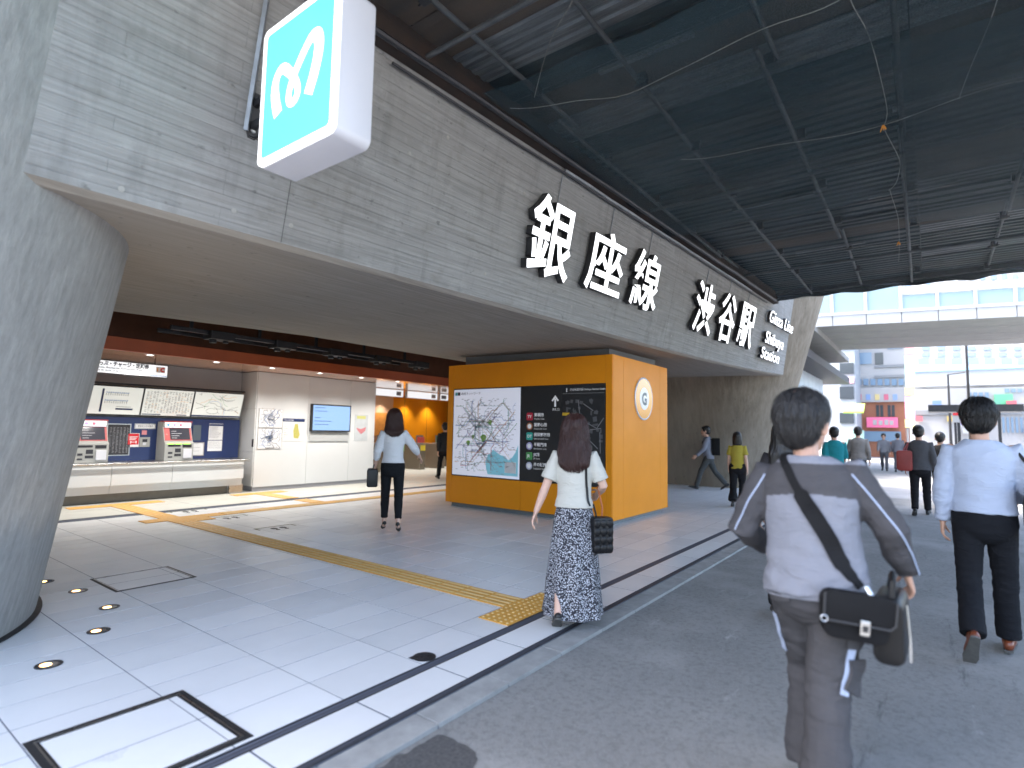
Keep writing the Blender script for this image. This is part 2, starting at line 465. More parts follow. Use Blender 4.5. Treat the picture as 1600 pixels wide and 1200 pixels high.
# ================================================================== concrete portal: girder + two piers
def face_y(x, z): return 4.15 - 0.055 * x - 0.2 * (z - 2.9)
def zb(x):
    return 2.885 + 0.004 * x + (0.00 if x < 8 else 0.0026 * (x - 8) ** 2 * 0.9)
def back_y(x): return max(8.2, 8.75 - 0.21 * (x - 2.6)) if x > 2.6 else 8.75
portal = empty("concrete_portal", (8.5, 6, 0), 0, "board-marked grey concrete portal, its long girder carrying the big white characters", "portal")
portal.location = (0, 0, 0)
ZT = 6.2
xs = [-0.3, 0.3] + [0.8 + 0.9 * k for k in range(18)] + [17.0, 17.4]
gd = MB(); vs_, fs_, ms_ = [], [], []
prof = []
for x in xs:
    z = zb(x)
    prof.append([(x, face_y(x, ZT), ZT), (x, face_y(x, 4.4), 4.4), (x, face_y(x, z + .035), z + .035), (x, face_y(x, z + .035) + 0.05, z), (x, back_y(x), 3.0 if x < 10 else 3.0 + (z - 2.93)), (x, back_y(x), ZT)])
n = 6
for p in prof: vs_ += p
for i in range(len(xs) - 1):
    for k in range(n):
        fs_.append((i * n + k, i * n + (k + 1) % n, (i + 1) * n + (k + 1) % n, (i + 1) * n + k)); ms_.append(1 if k in (3, 4, 2) else 0)
fs_ += [tuple(range(n)), tuple((len(xs) - 1) * n + k for k in range(n))]; ms_ += [0, 0]
gd.v = vs_; gd.f = fs_; gd.m = ms_
gd.build("girder", [M_CON_H, M_CON_S], parent=portal)

def pier(cx0, cy0, r0, cx1, cy1, r1, back, ztop, material, seg=40):
    """stadium plan with a rounded nose towards -Y, flaring upwards"""
    p = MB(); rings = []
    zs = [0, 0.3, 0.8, 1.4, 2.0, 2.6, 2.9, 4.2, ztop]
    for z in zs:
        tt = z / 2.9
        tt = tt if tt < 1 else 1 + (tt - 1) * 0.85
        cx, cy, ra, rb = cx0 + (cx1 - cx0) * tt, cy0 + (cy1 - cy0) * tt, r0[0] + (r1[0] - r0[0]) * tt, r0[1] + (r1[1] - r0[1]) * tt
        ring = [(cx + ra * math.cos(math.pi + math.pi * k / seg), cy + rb * math.sin(math.pi + math.pi * k / seg), z) for k in range(seg + 1)]
        ring += [(cx + ra, back, z), (cx - ra, back, z)]
        rings.append(ring)
    m = len(rings[0])
    fs = [(i * m + k, i * m + (k + 1) % m, (i + 1) * m + (k + 1) % m, (i + 1) * m + k) for i in range(len(zs) - 1) for k in range(m)]
    fs += [tuple(range(m)), tuple((len(zs) - 1) * m + k for k in range(m))]
    p.add([q for r_ in rings for q in r_], fs)
    return p.build("pier", material, parent=portal, smooth=True)
pierA = pier(0.10, 6.40, (1.42, 1.72), 0.10, 5.90, (1.70, 1.96), 10.0, 6.3, M_CON_V)
tag(pierA, "pale streaked pier flaring upwards, lit by street light")
pierB = pier(17.55, 5.1, (1.15, 1.15), 17.55, 4.75, (1.75, 1.75), 12.0, 6.3, M_CON_P)
tag(pierB, "brown stained pier at the far end of the girder")
# dark rubber skirt round the near pier's foot
sk = MB()
o_, i_ = [], []
for k in range(41):
    a = math.pi + math.pi * k / 40
    o_.append((0.10 + 1.46 * math.cos(a), 6.40 + 1.76 * math.sin(a))); i_.append((0.10 + 1.38 * math.cos(a), 6.40 + 1.68 * math.sin(a)))
o_.append((1.56, 9.9)); i_.append((1.48, 9.9))
for k in range(len(o_) - 1):
    sk.add([(*i_[k], .004), (*o_[k], .004), (*o_[k + 1], .004), (*i_[k + 1], .004), (*i_[k], .03), (*o_[k], .012), (*o_[k + 1], .012), (*i_[k + 1], .03)], [(0, 1, 5, 4), (1, 2, 6, 5), (2, 3, 7, 6), (4, 5, 6, 7), (0, 3, 2, 1), (0, 4, 7, 3)])
sk.build("pier_skirt", M_BLACK, parent=pierA)
# form-tie plugs, construction joints
M_PLUG = mat("tie_plug", (0.36, 0.35, 0.32), 0.8, var=0.2)
for (x, z) in ((1.254, 2.985), (1.94, 3.06), (2.377, 3.08), (3.367, 4.017), (3.776, 4.327), (4.6, 3.2), (5.0, 4.2), (6.3, 3.15), (9.4, 3.2), (9.35, 4.3)):
    nrm = Vector((-0.055, -1, -0.2)).normalized()
    p = Vector((x, face_y(x, z), z))
    e = MB(); e.lathe([(0.019, -0.004), (0.019, 0.002), (0.012, 0.003)], 14)
    e.build("tie_plug", M_PLUG, parent=portal, M=Matrix.Translation(p) @ nrm.to_track_quat('Z', 'Y').to_matrix().to_4x4())
for xj in (2.32, 9.15):
    j = MB()
    for (z0, z1) in ((zb(xj) + .04, 4.6),):
        j.add([(xj - .003, face_y(xj, z0) - .0015, z0), (xj + .003, face_y(xj, z0) - .0015, z0), (xj + .003, face_y(xj, z1) - .0015, z1), (xj - .003, face_y(xj, z1) - .0015, z1)], [(0, 1, 2, 3)])
    j.build("construction_joint", mat("joint_dark", (0.09, 0.09, 0.085), 0.9), parent=portal)

# ================================================================== temporary deck overhead with its tubes, nets and ropes
DZ = 4.98
deck = empty("overhead_deck", (6, -2, DZ), 0, "dark corrugated steel deck on scaffold tubes roofing the pavement", "deck")
deck.location = (0, 0, 0)
random.seed(4)
M_TUBE = mat("scaffold_grey", (0.11, 0.12, 0.13), .6, metal=.3, var=.5, vscale=4)
M_DECK = [mat("deck_blue", (0.034, 0.052, 0.060), 0.45, metal=0.3, var=0.55, vscale=3, stretch=(3, .5, 1)), mat("deck_grey", (0.055, 0.062, 0.064), 0.5, metal=0.3, var=0.5, vscale=3, stretch=(3, .5, 1)), mat("deck_rust", (0.085, 0.060, 0.042), 0.7, var=0.5, vscale=2.5, vcol=(0.05, 0.042, 0.038), stretch=(2, .4, 1)), mat("deck_steel", (0.19, 0.21, 0.225), 0.4, metal=0.4, var=0.6, vscale=4, stretch=(4, .4, 1))]
pw = 0.5
def deckpanel(w, ribs, depth):
    p = MB(); pts = []
    step = w / ribs
    for k in range(ribs):
        a = k * step
        pts += [(a, 0), (a + step * .18, -depth), (a + step * .55, -depth), (a + step * .72, 0)]
    pts += [(w - 0.006, 0)]
    n_ = len(pts)
    for y0, y1 in ((-3.7, 0.0),):
        vs2 = [(q[0], y0, q[1]) for q in pts] + [(q[0], y1 - 0.012, q[1]) for q in pts]
        vs2 += [(pts[-1][0], y0, .05), (pts[0][0], y0, .05), (pts[-1][0], y1 - .012, .05), (pts[0][0], y1 - .012, .05)]
        p.add(vs2, [(k, k + 1, n_ + k + 1, n_ + k) for k in range(n_ - 1)] + [(2 * n_, 2 * n_ + 1, 2 * n_ + 3, 2 * n_ + 2)])
    return p
pm = []
for ribs, dep, m_ in ((3, .022, 0), (3, .022, 1), (1, .008, 2), (4, .016, 3), (2, .02, 0)):
    me = deckpanel(pw, ribs, dep).mesh("deck_panel"); me.materials.append(M_DECK[m_]); pm.append(me)
for i in range(2, 31):
    x = i * pw - 0.4
    base = [3, 0, 1, 3, 2, 0, 3, 1, 0, 3, 2, 1][(i - 2) % 12] if i < 14 else random.choice([0, 0, 1, 1, 2, 3, 4])
    for j in range(2):
        yb_ = 3.75 - 0.02 - j * 3.7
        if x > 14.2: continue
        o = bpy.data.objects.new("deck_panel", pm[base if random.random() < .7 else random.choice([0, 1, 2, 3, 4])])
        o.location = (x, yb_, DZ + random.uniform(-.01, .01)); link(o, deck)
# structural beams above (block the sky) as one slab
MB().box((0.3, -3.6, DZ + 0.06), (14.5, 3.72, DZ + 0.35)).build("deck_slab", M_DARKMETAL, parent=deck)
MB().box((14.35, -3.6, DZ - 0.12), (14.5, 3.3, DZ + 0.05)).build("edge_beam", M_DARKMETAL, parent=deck)
# scaffold tubes along X, with clamps, and short cross tubes
ty = [3.05, 2.1, 1.05, 0.1, -1.0, -2.1, -3.3]
for k, y in enumerate(ty):
    segs = [(.9, 5.2), (4.9, 10.6), (10.3, 14.5)] if k % 2 == 0 else [(.9, 7.4), (7.1, 14.5)]
    for q, (xa, xb) in enumerate(segs):
        zz = DZ - 0.09 - (0.052 if q % 2 else 0)
        MB().tube([(xa, y + .05 * (q % 2), zz), (xb, y + .05 * (q % 2) + random.uniform(-.08, .08), zz)], 0.0245, 10).build("scaffold_tube", M_TUBE, parent=deck, smooth=True)
    for xc in np.arange(1.3 + (k % 3) * .4, 14.2, 1.55):
        c_ = MB(); c_.cbox((xc, y, DZ - 0.10), (0.07, 0.09, 0.11)); c_.tube([(xc - .02, y - .07, DZ - .13), (xc + .02, y + .09, DZ - .13)], 0.011, 6)
        c_.build("clamp", M_DARKMETAL, parent=deck, bevel=.006)
for x in (3.3, 7.7, 12.0):
    MB().tube([(x, 3.6, DZ - 0.17), (x + random.uniform(-.05, .05), -3.5, DZ - 0.17)], 0.0245, 10).build("cross_tube", M_TUBE, parent=deck, smooth=True)
for (x, y0, y1) in ((4.5, 1.5, 2.4), (5.4, 0.7, 1.7), (8.6, 1.2, 2.3), (9.2, -.4, 0.6), (11.3, 0.8, 1.9), (6.8, -.9, 0.2)):
    MB().cbox((x, (y0 + y1) / 2, DZ - 0.075), (0.05, y1 - y0, 0.04)).build("batten", M_DECK[3], parent=deck)
# angle iron, timber and conduits where the deck meets the girder
ed = MB()
for k in range(17):
    xa, xb = 1.0 + k * .8, 1.0 + (k + 1) * .8
    za = 4.70
    ed.add([(xa, face_y(xa, za) - .012, za), (xb, face_y(xb, za) - .012, za), (xb, face_y(xb, za) - .13, za + .01), (xa, face_y(xa, za) - .13, za + .01), (xa, face_y(xa, za + .3) - .012, za + .3), (xb, face_y(xb, za + .3) - .012, za + .3), (xb, face_y(xb, za) - .13, za + .3), (xa, face_y(xa, za) - .13, za + .3)], [(0, 1, 2, 3), (3, 2, 6, 7), (0, 4, 5, 1), (4, 7, 6, 5)])
ed.build("edge_timber", mat("rusty_timber", (0.04, 0.022, 0.015), 0.85, var=0.6, vscale=4, vcol=(0.018, 0.015, 0.013)), parent=deck)
for (dz, dy, r_, m_, xa, xb) in ((4.66, .045, .022, M_GALV, 5.6, 12.8), (4.70, .17, .03, M_DARKMETAL, 2.0, 14.2), (4.62, .05, .014, M_DARKMETAL, 3.0, 14.0)):
    pts = [(x, face_y(x, dz) - dy + random.uniform(-.006, .006), dz + random.uniform(-.006, .006)) for x in np.linspace(xa, xb, 14)]
    MB().tube(pts, r_, 8).build("edge_pipe", m_, parent=deck, smooth=True)

def mat_net(name, col, a0, a1):
    m = bpy.data.materials.new(name); m.use_nodes = True
    nt = m.node_tree; N = nt.nodes; L = nt.links; b = N["Principled BSDF"]
    b.inputs["Base Color"].default_value = (*col, 1); b.inputs["Roughness"].default_value = 0.7
    tc = N.new("ShaderNodeTexCoord")
    nz = N.new("ShaderNodeTexNoise"); nz.inputs["Scale"].default_value = 0.9; nz.inputs["Detail"].default_value = 3; L.new(tc.outputs["Object"], nz.inputs["Vector"])
    nf = N.new("ShaderNodeTexNoise"); nf.inputs["Scale"].default_value = 90; nf.inputs["Detail"].default_value = 1; L.new(tc.outputs["Object"], nf.inputs["Vector"])
    ml = N.new("ShaderNodeMath"); ml.operation = 'MULTIPLY'; L.new(nf.outputs["Fac"], ml.inputs[0]); L.new(nz.outputs["Fac"], ml.inputs[1])
    r = N.new("ShaderNodeMapRange"); r.inputs["From Min"].default_value = 0.12; r.inputs["From Max"].default_value = 0.42; r.inputs["To Min"].default_value = a0; r.inputs["To Max"].default_value = a1
    L.new(ml.outputs[0], r.inputs["Value"]); L.new(r.outputs[0], b.inputs["Alpha"])
    return m
M_NET = mat_net("blue_net", (0.012, 0.032, 0.045), 0.14, 0.46)
M_NET2 = mat_net("dense_net", (0.011, 0.034, 0.046), 0.34, 0.74)
def net(name, x0, x1, y0, y1, z0, sag, material, label, seed, nx=60, ny=40):
    vs_, fs_ = [], []
    for i in range(nx + 1):
        for j in range(ny + 1):
            u, v = i / nx, j / ny
            x, y = x0 + (x1 - x0) * u, y0 + (y1 - y0) * v
            s = 4 * v * (1 - v) * 0.6 + 0.4 * abs(math.sin(u * math.pi * 3 + seed)) * 4 * v * (1 - v)
            z = z0 - sag * s + 0.05 * noise.noise((x * 1.1, y * 1.1, seed)) + 0.018 * noise.noise((x * 4, y * 4, seed))
            x += 0.05 * noise.noise((y * 2, seed, 3)) if i in (0, nx) else 0
            vs_.append((x, y, z))
    for i in range(nx):
        for j in range(ny):
            a = i * (ny + 1) + j
            fs_.append((a, a + ny + 1, a + ny + 2, a + 1))
    o = MB().add(vs_, fs_).build(name, material, smooth=True)
    return tag(o, label, "net", "nets under the deck")
net("safety_net", 0.3, 5.7, -3.6, 3.35, DZ - .21, .07, mat_net("thin_net", (0.012, 0.032, 0.045), 0.05, 0.24), "thin blue safety net under the nearest part of the deck", 1.3)
net("safety_net", 3.9, 8.6, -3.6, 3.32, DZ - .26, .10, M_NET2, "dense navy safety net sagging across the middle of the deck", 4.1)
net("safety_net", 8.3, 14.55, -3.6, 3.2, DZ - .20, .015, M_NET, "thin blue safety net below the far end of the deck", 7.7)
net("safety_net", 5.2, 9.9, -3.6, 0.15, DZ - .33, .12, M_NET2, "doubled dark net sheet hanging lowest at the right", 9.4, 40, 40)
# net selvedge hanging from the far edge
hv, hf = [], []
for i in range(61):
    y = 3.1 - i * 0.11
    d_ = 0.0 + 0.02 * math.sin(i * .75) + 0.05 * noise.noise((y * 2.2, 1, 5))
    for k in range(5):
        hv.append((14.52 + 0.06 * math.sin(k + y * 3), y, DZ - 0.1 - (0.12 + d_) * k / 4))
for i in range(60):
    for k in range(4):
        a = i * 5 + k; hf.append((a, a + 5, a + 6, a + 1))
tag(MB().add(hv, hf).build("net_selvedge", mat("black_net", (.012, .016, .018), .8), smooth=True), "crumpled dark net edge dangling along the deck's far end", "net")

def pix(x, y): return (cf + cr * ((x - 800) / FPX) - cu * ((y - 600) / FPX))
def at_z(x, y, z):
    d = pix(x, y); t_ = (z - CAM_H) / d.z; return Vector((d.x * t_, d.y * t_, z))
M_ROPE = mat("pale_rope", (0.20, 0.20, 0.185), 0.8, var=0.6, vscale=60)
M_TIE = mat("orange_tie", (0.6, 0.25, 0.03), 0.6)
ropes = [([(797, 169), (880, 162), (962, 150), (1040, 122), (1109, 83), (1217, 38), (1310, 0), (1400, -40)], "pale rope running along the near net seam above the characters"),
 ([(1064, 249), (1154, 239), (1268, 217), (1380, 198), (1500, 150), (1600, 128)], "pale rope lacing the seam in the middle of the nets"),
 ([(1329, 0), (1350, 40), (1370, 96), (1386, 172), (1382, 192)], "pale rope hanging down beside the doubled net sheet"),
 ([(1558, 0), (1530, 75), (1498, 153)], "straight rope edging the dark net flap at the upper right"),
 ([(1380, 198), (1405, 249), (1402, 280), (1388, 300)], "curved rope end dangling below the orange knot"),
 ([(1217, 402), (1300, 392), (1400, 380), (1500, 362), (1600, 351)], "pale rope along the farthest net seam"),
 ([(1390, 296), (1403, 340), (1405, 382), (1404, 410)], "thin rope dropping between the two farther seams"),
 ([(895, 0), (862, 60), (835, 150)], "thin rope crossing the nearest net close to the top edge")]
for pts, lab in ropes:
    zr = DZ - 0.36
    P2 = [at_z(x, y, zr) for (x, y) in pts]; sm = catmull([(p.x, p.y) for p in P2], 4)
    P3 = [Vector((a, b, zr - .015 * math.sin(k * .9))) for k, (a, b) in enumerate(sm)]
    fine = []
    for k in range(len(P3) - 1):
        for q in range(2):
            fine.append(P3[k].lerp(P3[k + 1], q / 2))
    fine.append(P3[-1])
    tag(MB().tube(fine, 0.0034, 5).build("net_rope", M_ROPE, smooth=True), lab, "rope", "ropes on the nets")
for (x, y), lab in (((1380, 196), "orange tie knotted where two net ropes meet"), ((1404, 378), "small orange tie on the farthest net rope")):
    p = at_z(x, y, DZ - .375); m_ = MB()
    for a in range(5):
        v = Vector((math.cos(a * 1.3) * .028, math.sin(a * 1.3) * .028, -.03 - .02 * (a % 2)))
        m_.tube([p, p + v * .6, p + v + Vector((0, 0, -.01))], [.008, .006, .003], 5)
    tag(m_.build("net_tie", M_TIE), lab, "tie")

# ================================================================== metro light-box sign on its bracket
def ribbon(mb, P, w, fn, h=0.0):
    """flat stroke along 2-D points; w scalar or list; fn maps (u,v)->3-D"""
    ww = w if isinstance(w, list) else [w] * len(P)
    Lp, Rp = [], []
    for i, p in enumerate(P):
        a, b = P[max(i - 1, 0)], P[min(i + 1, len(P) - 1)]
        dx, dy = b[0] - a[0], b[1] - a[1]; l = math.hypot(dx, dy) or 1
        nx, ny = -dy / l * ww[i] / 2, dx / l * ww[i] / 2
        Lp.append(fn(p[0] + nx, p[1] + ny)); Rp.append(fn(p[0] - nx, p[1] - ny))
    n = len(P)
    mb.add(Lp + Rp, [(i, i + 1, n + i + 1, n + i) for i in range(n - 1)])

SX, SD = 1.75, 0.245                    # face plane X, depth
SYC, SZC, SW, SH = 2.95, 3.57, 0.80, 0.91
ms = empty("metro_sign", (SX + SD, SYC, SZC), 0, "glowing turquoise light box with a white looped letter, jutting from the girder", "light box")
ms.location = (0, 0, 0)
out = rounded(SW, SH, 0.055, 6)
M_LB = mat("lightbox_white", (0.9, 0.9, 0.9), 0.3, emit=(1, 1, 1), estr=0.30)
M_LC = mat("lightbox_turquoise", (0.1, 0.75, 0.75), 0.25, emit=(0.12, 0.95, 0.95), estr=0.20)
b_ = MB().prism(out, lambda u, v: (SX + 0.012, SYC - u, SZC + v), lambda u, v: (SX + SD, SYC - u, SZC + v))
b_.build("casing", M_WHITEP, parent=ms, smooth=True, bevel=0.006)
b_ = MB().prism(rounded(SW - .008, SH - .008, .05, 6), lambda u, v: (SX - 0.004, SYC - u, SZC + v), lambda u, v: (SX + 0.0125, SYC - u, SZC + v))
b_.build("lit_border", M_LB, parent=ms)
b_ = MB().prism(rounded(SW - .10, SH - .10, .03, 5), lambda u, v: (SX - 0.007, SYC - u, SZC + v), lambda u, v: (SX - 0.0035, SYC - u, SZC + v))
b_.build("lit_panel", M_LC, parent=ms)
EM = [(.275, .325), (.235, .42), (.212, .52), (.225, .60), (.275, .65), (.335, .645), (.40, .60), (.475, .53), (.53, .445), (.53, .39), (.485, .355), (.43, .37), (.415, .43), (.45, .515), (.52, .60), (.61, .69), (.69, .745), (.755, .735), (.785, .67), (.775, .575), (.735, .46), (.675, .345)]
EM = [((u - .5) * SW * 0.98, (v - .5) * SH * 0.95 - 0.02) for u, v in EM]
pth = catmull(EM, 7); nn = len(pth)
ww = []
for i in range(nn):
    s = i / (nn - 1)
    ww.append(0.088 if s < .12 else 0.070 if s < .3 else 0.058 if s < .62 else 0.066 if s < .78 else 0.090)
ww = [sum(ww[max(0, i - 6):i + 7]) / len(ww[max(0, i - 6):i + 7]) for i in range(nn)]
e = MB(); ribbon(e, pth, ww, lambda u, v: (SX - 0.0085, SYC - u, SZC + v)); e.build("emblem", M_LB, parent=ms)
for z_ in (3.64, 3.80): MB().box((SX + .20, SYC + SW / 2 - .003, z_), (SX + .235, 3.86, z_ + .05)).build("bracket_arm", M_DARKMETAL, parent=ms)
br = MB()
yy = lambda z: face_y(1.95, z)
br.add([(xq, yy(zq) + dq, zq) for dq in (-.02, .01) for xq, zq in ((1.95, 3.60), (2.10, 3.60), (2.10, 3.90), (1.95, 3.90))], [(0, 1, 2, 3), (0, 4, 5, 1), (1, 5, 6, 2), (2, 6, 7, 3), (3, 7, 4, 0)])
bp_ = br.build("wall_plate", M_DARKMETAL, parent=ms)
for z in (3.64, 3.86):
    MB().lathe([(.018, 0), (.018, .01), (.008, .014)], 10).build("bolt", M_STEEL, parent=bp_, M=Matrix.Translation((1.975, yy(z) - .02, z)) @ Vector((0, -1, -.2)).to_track_quat('Z', 'Y').to_matrix().to_4x4())
MB().tube([(1.925, yy(3.62) - .025, 3.62), (1.925, yy(4.7) - .025, 4.7)], .02, 4).build("conduit", M_GALV, parent=ms)
MB().tube([(1.93, yy(3.62) - .03, 3.62), (1.94, yy(3.575) - .04, 3.575), (1.98, yy(3.57) - .05, 3.57), (2.02, yy(3.62) - .03, 3.62)], .006, 6).build("cable", M_BLACK, parent=ms, smooth=True)

# ================================================================== channel characters on the girder
FX = Vector((1, -0.055, 0)).normalized(); FU = Vector((0, -0.2, 1)).normalized(); FN = Vector((-0.055, -1, -0.2)).normalized()
M_LIT = mat("lit_acrylic", (0.9, 0.9, 0.92), 0.3, emit=(0.95, 0.97, 1.0), estr=0.40)
M_RET = mat("letter_return", (0.022, 0.022, 0.024), 0.4, var=0.3, vscale=9)
def fpt(x, z, off): return Vector((x, face_y(x, z), z)) + FN * off
kan = [("銀", 5.095, 5.935, 3.362, 4.283, "first and nearest of the white lit characters on the girder"), ("座", 6.315, 7.24, 3.417, 4.246, "second white lit character on the girder, between the first and third"), ("線", 7.54, 8.39, 3.424, 4.272, "third white lit character, last before the wide gap in the row"),
       ("渋", 9.89, 10.76, 3.392, 4.305, "fourth white lit character, first after the wide gap"), ("谷", 11.10, 11.98, 3.392, 4.35, "fifth white lit character, in the middle of the farther group"), ("駅", 12.25, 13.21, 3.437, 4.352, "last white lit character, next to the small English lines")]
for ch, xa, xb, za, zc, lab in kan:
    t_ = empty("sign_character", fpt(xa, za, 0), 0, lab, "sign letter", "lit characters on the girder")
    Mi = t_.matrix_basis.inverted()
    h = (zc - za) / FU.z
    w = (xb - xa)
    o = text_obj("casing", ch, 1.0, Mi @ frame(fpt(xa - .006, za - .006, .072), FX, FU), M_RET, t_, bold=0.018, extrude=0.043, fit=(w + .012, h + .012))
    text_obj("lit_face", ch, 1.0, Mi @ frame(fpt(xa, za, .1165), FX, FU), M_LIT, t_, bold=0.013, fit=(w, h))
    xm = (xa + xb) / 2 + .1
    MB().tube([Mi @ fpt(xm, zc - .12, .012), Mi @ fpt(xm, 4.66, .012)], .008, 6).build("conduit", M_GALV, parent=t_)
    for zz, xx in ((za + .12, xa + .2), (zc - .15, xb - .2), (za + .15, xb - .15)):
        MB().tube([Mi @ fpt(xx, zz, -.005), Mi @ fpt(xx, zz, .03)], .01, 6).build("stud", M_STEEL, parent=t_)
for txt, xa, xb, za, hh, lab in (("Ginza Line", 14.19, 16.32, 4.24, .30, "top line of small lit English lettering at the girder's end"), ("Shibuya", 14.17, 15.76, 3.745, .375, "middle line of small lit English lettering at the girder's end"), ("Station", 14.07, 15.60, 3.37, .28, "bottom line of small lit English lettering at the girder's end")):
    t_ = empty("sign_lettering", fpt(xa, za, 0), 0, lab, "sign letters", "English sign lines")
    Mi = t_.matrix_basis.inverted()
    full = text_mesh(txt, 1.0, 0.02); co = np.array([v.co[:] for v in full.vertices]); sx, sy = (xb - xa) / (co[:, 0].max() - co[:, 0].min()), hh / (co[:, 1].max() - co[:, 1].min()); bpy.data.meshes.remove(full)
    pre = ""
    for chx in txt:
        if chx != " ":
            wpre = 0.0
            if pre:
                m1 = text_mesh(pre + chx, 1.0, 0.02); wpre = max(v.co.x for v in m1.vertices); bpy.data.meshes.remove(m1)
                m2 = text_mesh(chx, 1.0, 0.02); wpre -= max(v.co.x for v in m2.vertices); bpy.data.meshes.remove(m2)
            S = Matrix.Diagonal((sx, sy, 1, 1))
            lt = text_obj("letter", chx, 1.0, Mi @ frame(fpt(xa + wpre * sx, za, .07), FX, FU) @ S, M_RET, t_, bold=0.012, extrude=0.035)
            text_obj("lit_face", chx, 1.0, Matrix.Translation((0, 0, .0375)), M_LIT, lt, bold=0.006)
        pre += chx

# ================================================================== orange information kiosk
KX0, KX1, KY0, KY1, KZ0, KZ1 = 8.23, 10.6, 4.12, 7.76, 0.085, 2.78
kk = empty("information_kiosk", (9.4, 5.9, 0), 0, "orange clad information kiosk with wall map, directions and round emblem", "kiosk")
kk.location = (0, 0, 0)
MB().box((KX0 + .09, KY0 + .09, 0.002), (KX1 - .09, KY1 - .09, KZ0 + .02)).build("plinth", M_GREYP, parent=kk)
MB().box((KX0 + .02, KY0 + .02, KZ0 + .01), (KX1 - .02, KY1 - .02, KZ1 - .01)).build("core", M_INK, parent=kk)
MB().box((8.58, 4.36, KZ1 - .012), (10.58, 7.62, 3.06)).build("neck", M_GREYP, parent=kk)
g_ = .004
def kpan(a, b):
    return MB().box(a, b).build("panel", M_ORANGE, parent=kk, bevel=.003)
# front (X = KX0)
for (ya, yb, za, zc) in ((7.61, KY1 - .002, KZ0, KZ1), (KY0 + .002, 4.24, KZ0, KZ1), (5.932, 7.61, 2.31, KZ1), (4.24, 5.932, 2.31, KZ1), (5.932, 7.61, KZ0, .605), (4.24, 5.932, KZ0, .605)):
    kpan((KX0, ya + g_ / 2, za), (KX0 + .021, yb - g_ / 2, zc))
for (xa, xb) in ((KX0 + .024, 8.64), (8.64, 10.23), (10.23, KX1)):
    kpan((xa + g_ / 2, KY0, KZ0), (xb - g_ / 2, KY0 + .021, KZ1))
    kpan((xa + g_ / 2, KY1 - .021, KZ0), (xb - g_ / 2, KY1, KZ1))
kpan((KX1 - .021, KY0 + .023, KZ0), (KX1, KY1 - .023, KZ1))
MB().box((KX0 + .022, KY0 + .022, KZ1 - .010), (KX1 - .022, KY1 - .022, KZ1 - .004)).build("lid", M_ORANGE, parent=kk)

M_MAP = mat("map_lit", (0.70, 0.71, 0.78), 0.25, emit=(0.80, 0.84, 1.0), estr=0.06)
M_SEA = mat("map_sea", (0.22, 0.52, 0.62), 0.3, emit=(0.25, 0.6, 0.75), estr=0.04)
M_PARK = mat("map_green", (0.28, 0.50, 0.12), 0.4)
M_DK = mat("dark_board", (0.025, 0.026, 0.028), 0.35, var=0.1)
linecols = [mat("line_%s" % n_, c, 0.5) for n_, c in (("red", (.55, .08, .06)), ("blue", (.08, .20, .50)), ("green", (.10, .34, .16)), ("brown", (.35, .22, .12)), ("grey", (.35, .36, .40)), ("purple", (.30, .20, .42)), ("teal", (.10, .38, .40)), ("orange", (.65, .30, .06)))]
def kf(u, v, off=0.0):  # u: metres from the display's left edge, v from KZ0
    return lambda a, b: (KX0 - off, u - a, v + b)
def rail_map(parent, W, H, fn, seed, n=26, lw=.008, center=(.45, .55), grey=False, labels=120, name="printed_lines"):
    rnd = random.Random(seed); mb = MB(); mats_ = linecols if not grey else [M_INK, M_GREYINK, linecols[4], linecols[1]]
    for k in range(n):
        mb.mi = rnd.randrange(len(mats_))
        a = rnd.randrange(8) * math.pi / 4; l = min(W, H) * .055
        near = rnd.random() < .55
        p0 = (W * center[0] + rnd.gauss(0, W * .09), H * center[1] + rnd.gauss(0, H * .09)) if near else (rnd.uniform(.06, .94) * W, rnd.uniform(.06, .94) * H)
        pts = [p0]
        for s_ in range(rnd.randint(6, 16)):
            if rnd.random() < .3: a += rnd.choice([-1, 1]) * math.pi / 4
            q = (pts[-1][0] + math.cos(a) * l, pts[-1][1] + math.sin(a) * l)
            if not (0.03 * W < q[0] < .97 * W and 0.03 * H < q[1] < .97 * H): break
            pts.append(q)
        if len(pts) > 1:
            ribbon(mb, catmull(pts, 3), lw * rnd.uniform(.6, 1.3), fn)
            mi_ = mb.mi; mb.mi = len(mats_) - 1 if grey else 4
            for q in pts[::1]:
                w_, h_ = rnd.uniform(.012, .03) * W, .006 * H
                if q[0] + w_ + .02 * W < W * .97: mb.add([fn(q[0] + .008 * W, q[1] + .006 * H), fn(q[0] + .008 * W + w_, q[1] + .006 * H), fn(q[0] + .008 * W + w_, q[1] + .006 * H + h_), fn(q[0] + .008 * W, q[1] + .006 * H + h_)], [(0, 1, 2, 3)])
            mb.mi = mi_
    mb.mi = mats_.index(M_GREYINK) if grey else 4
    for k in range(labels):
        u, v = rnd.uniform(.04, .93) * W, rnd.uniform(.04, .95) * H; w_, h_ = rnd.uniform(.018, .04) * W, .008 * H
        mb.add([fn(u, v), fn(u + w_, v), fn(u + w_, v + h_), fn(u, v + h_)], [(0, 1, 2, 3)])
    # ring line
    mb.mi = 2 if not grey else 0
    ring = [(W * center[0] + W * .13 * math.cos(a) * (1 + .15 * math.sin(2 * a)), H * center[1] + H * .12 * math.sin(a)) for a in np.linspace(0, 2 * math.pi, 40)]
    ribbon(mb, ring, lw * 1.5, fn)
    return tag(mb.build(name, mats_, parent=parent), kind="stuff")
def display(ya, yb, za, zc, m_, name, proud=.004):
    fr = MB().box((KX0 - proud, yb, za), (KX0 + .019, ya, zc)).build(name, m_, parent=kk)
    return fr
dm = display(7.60, 5.942, .612, 2.303, M_DK, "route_map")
MB().box((KX0 - .006, 5.955, .628), (KX0 - .0041, 7.588, 2.288)).build("map_sheet", M_MAP, parent=dm)
